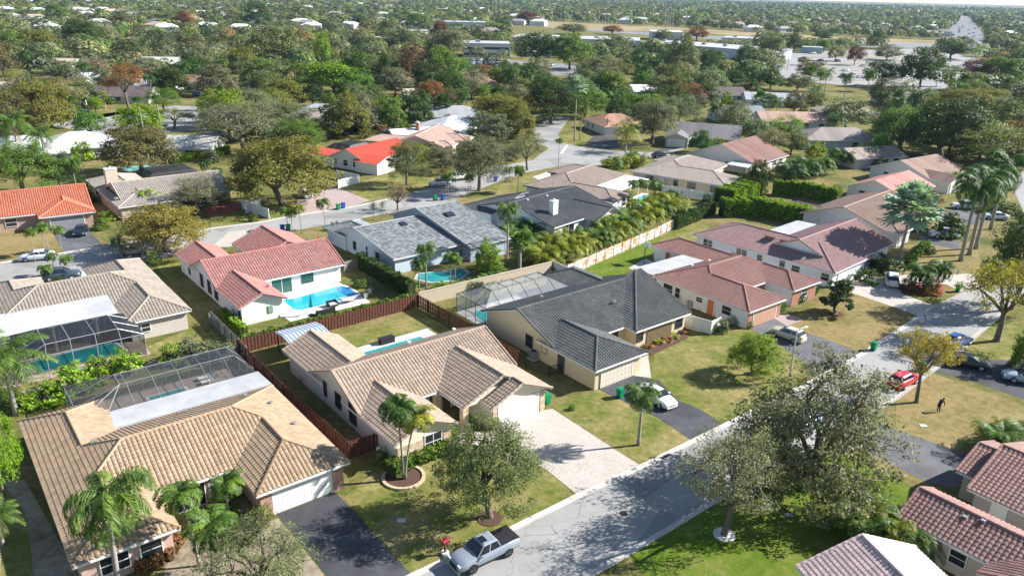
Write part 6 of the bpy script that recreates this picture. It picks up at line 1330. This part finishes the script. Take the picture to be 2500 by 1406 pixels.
for a in ((240, 152, 60, 14, 11, Dk, W1, 'dark brown gabled house below the far playing field', 'gable', 0), (415, 152, 85, 26, 15, (.6, .58, .5), W1, 'large cream white roofed house beyond the rust tree', 'gable', 0), (490, 195, 80, 24, 13, Br, W1, 'brown pink hip roofed house left of the dark green tree', 'hip', 1),
          (285, 226, 85, 26, 13, Dk, W1, 'long dark brown roofed house behind the rust tree', 'gable', 1), (130, 200, 85, 26, 12, Br, W1, 'long brown low roof in the upper left', 'gable', 0), (222, 186, 80, 16, 10, Wh, W2, 'white grey roof left of the rust tree crown', 'gable', 0), (588, 236, 75, 16, 12, (.5, .52, .53), W2, 'pale grey roof behind the wide oak canopy', 'hip', 0),
          (385, 204, 80, 15, 12, Gy, W1, 'grey roof right of the rust tree', 'gable', 0), (343, 100, 92, 28, 14, (.5, .32, .25), W2, 'pink roofed villa with arched windows by the field', 'hip', 0), (5, 212, 75, 14, 12, Bg, W1, 'tan roof cut by the left edge of the upper part', 'hip', 0),
          (190, 345, 60, 18, 15, Wh, W2, 'white roofed house behind the coconut palms', 'hip', 1), (45, 352, 65, 16, 13, Wh, W2, 'white roof left of the coconut palms', 'hip', 0), (465, 348, 88, 14, 12, (.45, .44, .40), (.52, .52, .46), 'grey ribbed metal roof with little dormer', 'gable', 0),
          (140, 152, 88, 20, 12, Bg, W1, 'beige roofs below the trimmed hedge', 'gable', 0), (750, 182, 85, 20, 12, (.42, .25, .15), W1, 'orange brown roof behind the bright green tree', 'gable', 0), (690, 170, 60, 12, 10, Dk, (.75, .6, .3), 'yellow gabled wall house by the silver palm', 'gable', 0),
          (990, 190, 70, 20, 14, (.34, .15, .12), W1, 'red brown roof behind the dark plum tree', 'gable', -1), (1138, 196, 85, 26, 13, (.32, .16, .12), W1, 'wide red brown roof with two royal palms in front', 'hip', 1), (1022, 226, 75, 12, 10, Bg, W1, 'small tan gable above the round trees', 'gable', 0), (783, 266, 80, 15, 11, Gy, W1, 'grey roof left of the big round tree', 'hip', 0),
          (742, 290, 60, 16, 12, (.28, .24, .21), W1, 'brown ribbed roof between the oaks', 'gable', 0), (1092, 275, 78, 24, 14, Gy, W1, 'grey hip roof above the white roof', 'hip', 0), (1105, 305, 55, 18, 16, (.66, .66, .66), (.5, .35, .3), 'bright white hip roof with blue shade', 'hip', 1), (1010, 325, 60, 14, 10, (.62, .6, .56), W1, 'cream white roof left of the bright white hip roof', 'gable', 0),
          (1755, 226, 80, 20, 14, Dk, W1, 'dark brown tile roof with brown gable', 'gable', 1), (1600, 218, 80, 22, 12, Wh, W2, 'white roof behind the coconut palms near the school', 'gable', 0), (1885, 238, 95, 22, 12, (.36, .38, .40), W2, 'grey white roof right of the dark brown tile roof', 'gable', 0),
          (1500, 292, 72, 16, 12, (.36, .20, .13), W2, 'brown roof with white double garage by the turning circle', 'hip', 1), (1800, 272, 78, 17, 12, (.2, .22, .24), W2, 'grey roof with solar panels', 'gable', 0), (2062, 268, 88, 20, 13, Bg, W1, 'beige roof in the upper right among palms', 'hip', 0),
          (1935, 288, 88, 24, 13, (.42, .27, .21), W1, 'pinkish tile gabled roof below the beige roof', 'gable', 0), (2045, 330, 88, 24, 14, (.30, .25, .22), W1, 'brown beige tile roof with cage under the coconut palm', 'hip', 0), (2190, 232, 85, 18, 10, (.22, .18, .17), W1, 'dark roof below the parking lot trees', 'gable', 0),
          (2460, 318, 88, 18, 13, (.42, .22, .15), W1, 'salmon gable at the right edge', 'gable', 0), (2430, 245, 80, 16, 10, Dk, W1, 'dark roof strip at the upper right', 'hip', 0), (2240, 408, 55, 16, 15, (.24, .15, .11), W1, 'brown tile roof with solar panels below the dark canopy', 'gable', 1), (2175, 448, 48, 16, 12, (.40, .17, .14), W1, 'pink red tile gable above the light brown roof', 'gable', 1),
          (2120, 372, 70, 16, 10, (.28, .22, .18), W1, 'taupe ribbed roof behind the fountain palms', 'gable', 0), (1722, 322, 108, 20, 15, (.18, .17, .165), (.55, .52, .45), 'dark grey tile ranch with cream gables', 'gable', 1), (1800, 372, 42, 18, 19, (.19, .095, .075), (.66, .65, .62), 'maroon brown roof with a large white gable wall', 'gable', 0)): gh(*a)
def bldg(x0, y0, x1, y1, dep, hgt, wc, label, roof=None, bands=0, cat='school building'):
    A, B = np.array(G(x0, y0)), np.array(G(x1, y1)); d = B-A; L_ = np.linalg.norm(d); rz = math.atan2(d[1], d[0]); e = empty('school_building', (*A, 0), rz, label, cat)
    m = MB(); m.box(0, 0, 0, L_, dep, hgt); m.build('wall', flatm('school_wall', wc, .8, .06), e)
    m = MB(); m.box(-.3, -.3, hgt, L_+.3, dep+.3, hgt+.5); r = m.build('roof', FLATR if roof is None else roof, e)
    for i in range(int(L_/18)): q = MB(); q.box(8+18*i, dep*.4, hgt+.5, 11+18*i, dep*.4+2.5, hgt+2); q.build('roof_unit', METAL, r)
    for k in range(bands): w_ = MB(); w_.box(.8, -.06, 1.2+3.6*k, L_-.8, 0, 2.6+3.6*k); w_.build('window', GLASS, e)
    for i in range(3): t = (i+.5)/3; HM.append((*(A+d*t+np.array([-d[1], d[0]])/L_*dep/2), max(dep, L_/3)*.62))
SW = (.6, .62, .64)
bldg(1130, 140, 1245, 142, 26, 8, SW, 'white two storey school block behind the crowded car park', None, 2); bldg(1085, 78, 1185, 80, 30, 9, SW, 'plain white hall of the school', None, 0); bldg(985, 95, 1040, 96, 25, 6, SW, 'low school wing with white roof', None, 1); bldg(895, 112, 950, 113, 20, 5, SW, 'low white school wing on the left', None, 1)
bldg(1250, 112, 1560, 122, 45, 6, (.5, .52, .55), 'long low school block with flat grey roof', None, 1); bldg(1560, 124, 1850, 150, 40, 6, (.5, .53, .58), 'right part of the long school block with roof units', None, 0); bldg(1590, 98, 1664, 100, 30, 7, SW, 'white box hall behind the long school block', WHITE, 0); bldg(1760, 108, 1850, 112, 35, 5, SW, 'pale flat roofed hall by the parking lot', None, 0)
bldg(1957, 130, 2007, 132, 12, 4, (.3, .42, .5), 'blue grey shed in the parking lot', None, 0, 'shed')
bldg(1290, 140, 1345, 141, 12, 3, SW, 'covered walk canopy beside the school car park', WHITE, 0, 'canopy')
LOT = [(1884, 160), (1912, 128), (2016, 126), (2270, 118), (2396, 146), (2480, 205), (2266, 222), (2058, 208), (1881, 192)]
sheet('parking_lot', pavem('lot_asphalt', (.27, .26, .25), .02, .12), LOT, .02)
sheet('parking_lot', pavem('lot_asphalt', (.2, .2, .2), .02, .12), [(1100, 168), (1110, 148), (1250, 148), (1420, 160), (1420, 185), (1280, 182)], .02)
HW = [(2290, 108), (2345, 36), (2362, 36), (2409, 91), (2424, 130), (2460, 150), (2370, 132), (2340, 118)]
sheet('highway', pavem('highway_asphalt', (.17, .17, .17), .02, .1), HW, .03)
sheet('highway', pavem('highway_asphalt', (.2, .2, .2), .02, .1), [(1950, 100), (2290, 108), (2300, 120), (1950, 110), (1400, 74), (1400, 70)], .025)
TANG = grassm('tan_verge', [(.2, .17, .09), (.27, .22, .12), (.33, .27, .16), (.36, .3, .2)], .02)
FLD = [(1320, 52), (1480, 60), (1660, 68), (1880, 82), (2290, 100), (2290, 108), (1950, 100), (1700, 80), (1500, 76), (1330, 68)]
sheet('field', TANG, FLD, .015)
FL2 = [(415, 130), (420, 118), (605, 103), (610, 118), (560, 128), (460, 140)]
sheet('field', LAWN, FL2, .015); sheet('field', LAWN, [(85, 140), (180, 133), (215, 145), (100, 150)], .015); FL3 = [(780, 95), (860, 78), (960, 84), (950, 98), (800, 102)]; sheet('field', LAWN, FL3, .015)
sheet('court_slab', pavem('court', (.5, .48, .45), .05, .1), [(135, 128), (205, 122), (208, 131), (138, 133)], .02)
for i in range(9):     # planted islands of the parking lot
    y = 132+i*8; sheet('parking_island', TANG, [(1960, y), (2280+i*12, y), (2290+i*12, y+1.6), (1960, y+1.6)], .05)
# ---------------------------------------------------------------- middle distance trees, one by one, then the far wood as one mass
def inpoly(x, y, P):
    c = False
    for i in range(len(P)):
        (a, b), (d, e) = P[i], P[i-1]
        if (b > y) != (e > y) and x < (d-a)*(y-b)/(e-b)+a: c = not c
    return c
KEEP = [LOT, HW, FLD, FL2, FL3, [(1080, 170), (1095, 144), (1430, 150), (1430, 190), (1280, 186)], [(110, 308), (190, 286), (240, 285), (420, 252), (520, 258), (530, 305), (490, 325), (430, 330), (260, 340), (190, 325)],
        [(1290, 300), (1320, 280), (1400, 280), (1395, 300), (1380, 330), (1520, 365), (1680, 350), (1680, 375), (1540, 400), (1400, 410), (1290, 425)], [(840, 440), (1130, 400), (1300, 380), (1300, 480), (900, 560)],
        [(1240, 62), (1860, 92), (1860, 118), (1660, 128), (1240, 110)], [(1950, 96), (2300, 106), (2300, 122), (1950, 112)], [(1400, 66), (1960, 96), (1960, 108), (1400, 78)]]
for (x, b, t, w_, c) in ((100,132,75,105,'gold'),(35,135,78,80,'green'),(70,75,40,100,'olive'),(230,115,52,110,'grey'),(205,120,48,90,'dark'),(300,70,35,60,'brown'),(140,55,10,60,'green'),(420,70,32,60,'olive'),(455,75,25,50,'rust'),(470,115,90,50,'brown'),(590,180,118,80,'gold'),(570,60,25,50,'grey'),(300,145,115,80,'grey'),(490,178,115,80,'sage'),(370,195,145,80,'green'),(150,180,148,90,'grey'),(10,190,105,80,'brown'),
        (670,165,68,150,'olive'),(790,170,80,40,'lime'),(880,125,70,60,'grey'),(985,130,75,105,'olive'),(1095,140,73,110,'sage'),(1010,205,120,80,'plum'),(1075,205,115,95,'green'),(815,235,152,140,'lime'),(942,225,128,40,'dark'),(870,225,130,90,'dark'),(1075,120,50,50,'plum'),(950,82,48,50,'gold'),(1020,75,30,60,'green'),(880,70,38,50,'dark'),(630,75,10,80,'dark'),(730,50,15,50,'olive'),(700,262,195,125,'gold'),(520,300,225,60,'grey'),
        (1310,165,78,110,'dark'),(1390,170,85,120,'green'),(1500,140,88,80,'sage'),(1475,185,140,100,'grey'),(1515,190,155,70,'gold'),(1665,180,92,90,'olive'),(1730,178,120,70,'dark'),(1820,182,112,75,'dark'),(1880,150,88,70,'olive'),(1400,85,58,75,'olive'),(1290,60,28,60,'plum'),(1495,85,62,50,'rust'),(1700,100,66,60,'rust'),(1560,175,120,60,'dark'),(1620,100,75,50,'olive'),
        (2152,212,148,95,'dark'),(2243,218,120,120,'dark'),(1977,196,150,75,'brown'),(2010,128,96,34,'green'),(1937,130,84,40,'dark'),(1962,125,100,36,'green'),(2038,150,112,44,'grey'),(2085,160,112,46,'plum'),(2165,147,112,70,'sage'),(2320,145,100,95,'dark'),(2440,205,142,110,'green'),(2380,200,145,90,'plum'),(2470,200,125,90,'dark'),(2420,120,85,60,'sage'),(2140,112,78,50,'dark'),(2005,100,75,50,'dark'),(2350,115,88,50,'sage'),(1903,165,135,30,'olive'),(1960,160,138,30,'olive'),(2260,170,150,40,'grey')):
    X, Y, H = solve_h(x, b, t); me, H0, R0 = FAR[trnd.randrange(4)]; k = w_/2/ppm(X, Y)/R0
    o = inst(me, 'tree', None, (X, Y, 0), trnd.uniform(0, 6.28), (k, k, max(.5, H/H0)), COL[c]); tag(o, '%s tree crown %s, %s' % (dict(gold='gold green', plum='dark plum', rust='rust coloured').get(c, c), ('at the far left', 'left of the middle', 'near the school', 'by the parking lot')[min(3, int(x/625))], ('small', 'medium sized', 'large')[min(2, w_//50)]), 'tree', 'big crowns of the middle distance')
tr2 = random.Random(11); pts = []; r = 215.
ex = [(o.location[0], o.location[1]) for o in C if o.get('category') == 'tree' and not o.parent]
while r < 640:
    step = 13.5+(r-215)*.004; n = int(r*1.26/step)
    for i in range(n):
        a = -.63+1.26*(i+tr2.random())/n; rr = r+tr2.uniform(-.45, .45)*step; X, Y = rr*math.sin(a), rr*math.cos(a)
        px, py, _ = proj(X, Y, 0)
        if px < -60 or px > 2560 or tr2.random() < (.16 if rr < 420 else .1): continue
        if any(inpoly(px, py, P) for P in KEEP): continue
        if (1880 < px < 2320 and 200 < py < 275 and tr2.random() < .85) or (1240 < px < 1900 and 112 < py < 175 and tr2.random() < .5): continue
        if any((X-h[0])**2+(Y-h[1])**2 < h[2]**2 for h in HM) or any((X-h[0])**2+(Y-h[1])**2 < 60 for h in ex): continue
        pts.append((rr, X, Y))
    r += step
pts.sort(); KN = [('olive', 5), ('green', 4), ('dark', 3), ('sage', 6), ('gold', 1.4), ('brown', .9), ('lime', .8), ('rust', .35), ('grey', 2.5), ('palmd', 1.5)]
KC, KW = zip(*KN); DS = dict(olive='olive green broad crowned tree', green='mid green leafy tree', dark='deep green dense tree', sage='dusty grey green tree', gold='yellow gold tinted tree', brown='brown tinged tree', lime='fresh light green tree', rust='rust coloured tree', grey='thin greyish tree', palmd='very dark green tree')
NI = 190
for i, (rr, X, Y) in enumerate(pts[:NI]):
    c = tr2.choices(KC, KW)[0]; me, H0, R0 = (FARA if c in ('grey', 'rust', 'gold') and tr2.random() < .6 else FAR)[tr2.randrange(3)]
    s = tr2.choice((.7, .9, 1.1, 1.3, 1.55)); o = inst(me, 'tree', None, (X, Y, 0), tr2.uniform(0, 6.28), (s, s, s**.6*tr2.uniform(.8, 1.05)), [v*tr2.uniform(.85, 1.15) for v in COL[c]])
    tag(o, DS[c]+' among the roofs of the middle distance', 'tree', DS[c].split(' tree')[0]+' trees in the middle distance')
# far roofs showing between the distant crowns
def farroof(w_, d, h_, rc, wc):
    m = MB(); m.mi = 0; m.box(-w_/2+.6, -d/2+.6, 0, w_/2-.6, d/2-.6, h_); m.mi = 1; x = w_/2-d*.4
    p = rect(-w_/2, -d/2, w_/2, d/2); a, b = (-x, 0, h_+d*.2), (x, 0, h_+d*.2)
    m.poly([(*p[0], h_), (*p[1], h_), b, a]); m.poly([(*p[1], h_), (*p[2], h_), b]); m.poly([(*p[2], h_), (*p[3], h_), a, b]); m.poly([(*p[3], h_), (*p[0], h_), a]); m.poly([(*q, h_) for q in p[::-1]])
    return m.mesh('house', [flatm('far_wall', wc), flatm('far_roof', rc)])
FR = [(farroof(20, 13, 5.2, (.72, .72, .71), (.65, .64, .62)), 'white'), (farroof(22, 14, 5, (.5, .36, .3), (.6, .58, .55)), 'pinkish'), (farroof(20, 13, 5, (.3, .27, .25), (.6, .58, .55)), 'brown')]
n = 0
for i in range(700):
    py = 4+90*tr2.random()**1.3; px = tr2.uniform(0, 2500); X, Y = G(px, py)
    if any(inpoly(px, py, P) for P in KEEP) or any((X-h[0])**2+(Y-h[1])**2 < (h[2]+12)**2 for h in HM): continue
    me, cn = tr2.choices(FR, (5, 2, 2))[0]; o = inst(me, 'house', None, (X, Y, 0), tr2.uniform(-.5, .5), 1.); HM.append((X, Y, 11)); HM.append((X*.97, Y*.97, 13)) if Y > 500 else None
    tag(o, '%s roof showing between the distant tree crowns' % cn, 'house', '%s roofs among the distant crowns' % cn); n += 1
    if n > 215: break
rest = pts[NI:]; r = 640.; HA = np.array(HM)
rest = [p for p in rest if not ((p[1]-HA[:, 0])**2+(p[2]-HA[:, 1])**2 < HA[:, 2]**2).any()]
while r < 5200:
    step = 14+(r-640)*.0045; n = int(r*1.26/step)
    for i in range(n):
        a = -.63+1.26*(i+tr2.random())/n; rr = r+tr2.uniform(-.5, .5)*step; X, Y = rr*math.sin(a), rr*math.cos(a); px, py, _ = proj(X, Y, 0)
        if px < -60 or px > 2560 or py < -40 or tr2.random() < .22: continue
        if py > 40 and any(inpoly(px, py, P) for P in KEEP): continue
        if ((X-HA[:, 0])**2+(Y-HA[:, 1])**2 < HA[:, 2]**2).any(): continue
        rest.append((rr, X, Y))
    r += step
def leafv():
    m = LEAF.copy(); m.name = 'leaf_mass'; N, L = m.node_tree.nodes, m.node_tree.links; at = N.new('ShaderNodeAttribute'); at.attribute_name = 'tint'
    oi = [n for n in N if n.type == 'OBJECT_INFO'][0]
    for l in list(oi.outputs['Color'].links): L.new(at.outputs['Color'], l.to_socket)
    for n in N:
        if n.type == 'TEX_NOISE': n.inputs['Scale'].default_value = .5 if n.inputs['Scale'].default_value > 8.9 else .02
    return m
MASS, TINT = [], []
for (rr, X, Y) in rest:
    if rr < 760: n, sz = 230, .85
    elif rr < 1300: n, sz = 110, 1.3
    elif rr < 2200: n, sz = 34, 2.5
    else: n, sz = 12, 5.
    k = tr2.choice((.7, .9, 1.1, 1.4, 1.6))*(1+max(0, rr-1500)/4500); R0, H0 = 5.5*k, 8.5*k**.5*tr2.uniform(.75, 1.1)
    a = rng.uniform(0, 6.283, n); z = rng.uniform(-.25, 1, n); q = np.sqrt(np.maximum(0, 1-z*z))*rng.uniform(.8, 1, n); lp = 1+.15*np.sin(3*a+X)
    D = np.stack([np.cos(a)*q*lp, np.sin(a)*q*lp, z], 1); P = D*[R0, R0, H0*.55]+[X, Y, H0*.42]
    c = (np.array(COL[tr2.choices(KC, KW)[0]])*.75+np.array(COL['sage'])*.35)*tr2.uniform(.55, 1.1); MASS.append(cards(P, sz*k, out=D*1.8, up=.15, nz=.55)); TINT.append(np.tile(c, (n, 1)))  # sage share greys the crowns, a distance haze tint put into their colour
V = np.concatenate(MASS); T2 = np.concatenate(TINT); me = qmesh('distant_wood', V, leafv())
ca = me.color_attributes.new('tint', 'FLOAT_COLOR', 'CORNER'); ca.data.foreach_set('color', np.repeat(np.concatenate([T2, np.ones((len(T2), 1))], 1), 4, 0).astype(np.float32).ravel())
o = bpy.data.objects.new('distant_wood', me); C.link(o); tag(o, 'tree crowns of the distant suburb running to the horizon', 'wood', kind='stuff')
# foundation shrubs round the houses of the middle distance
for h in [o for o in C if o.get('category') == 'house' and o.type == 'EMPTY' and o.location[1] > 120]:
    for k in range(3):
        a = tr2.uniform(0, 6.28); x, y = wl(h, tr2.uniform(-2, 20), tr2.choice((-2.5, -1.5, 15.5))); s = tr2.uniform(1., 2.2)
        c = tr2.choice(('green', 'dark', 'lime', 'olive', 'rust', 'palmy')); o = inst(BUSH[k % 2][1], 'shrub', None, (x, y, 0), a, (s, s, s*tr2.uniform(.7, 1.2)), COL[c]); tag(o, 'garden shrub beside a house of the middle distance', 'shrub', 'garden shrubs of the middle distance')
# ---------------------------------------------------------------- air
m = bpy.data.materials.new('haze'); m.use_nodes = True; N, L = m.node_tree.nodes, m.node_tree.links; N.remove(N['Principled BSDF'])
v = N.new('ShaderNodeVolumePrincipled'); v.inputs['Color'].default_value = (.5, .7, 1, 1); v.inputs['Density'].default_value = .00005; v.inputs['Anisotropy'].default_value = .1
L.new(v.outputs[0], N['Material Output'].inputs['Volume'])
hz = MB(); hz.box(-6500, -200, -1, 6500, 9000, 60); tag(hz.build('haze', m), 'thin bluish air over the whole suburb', kind='stuff')
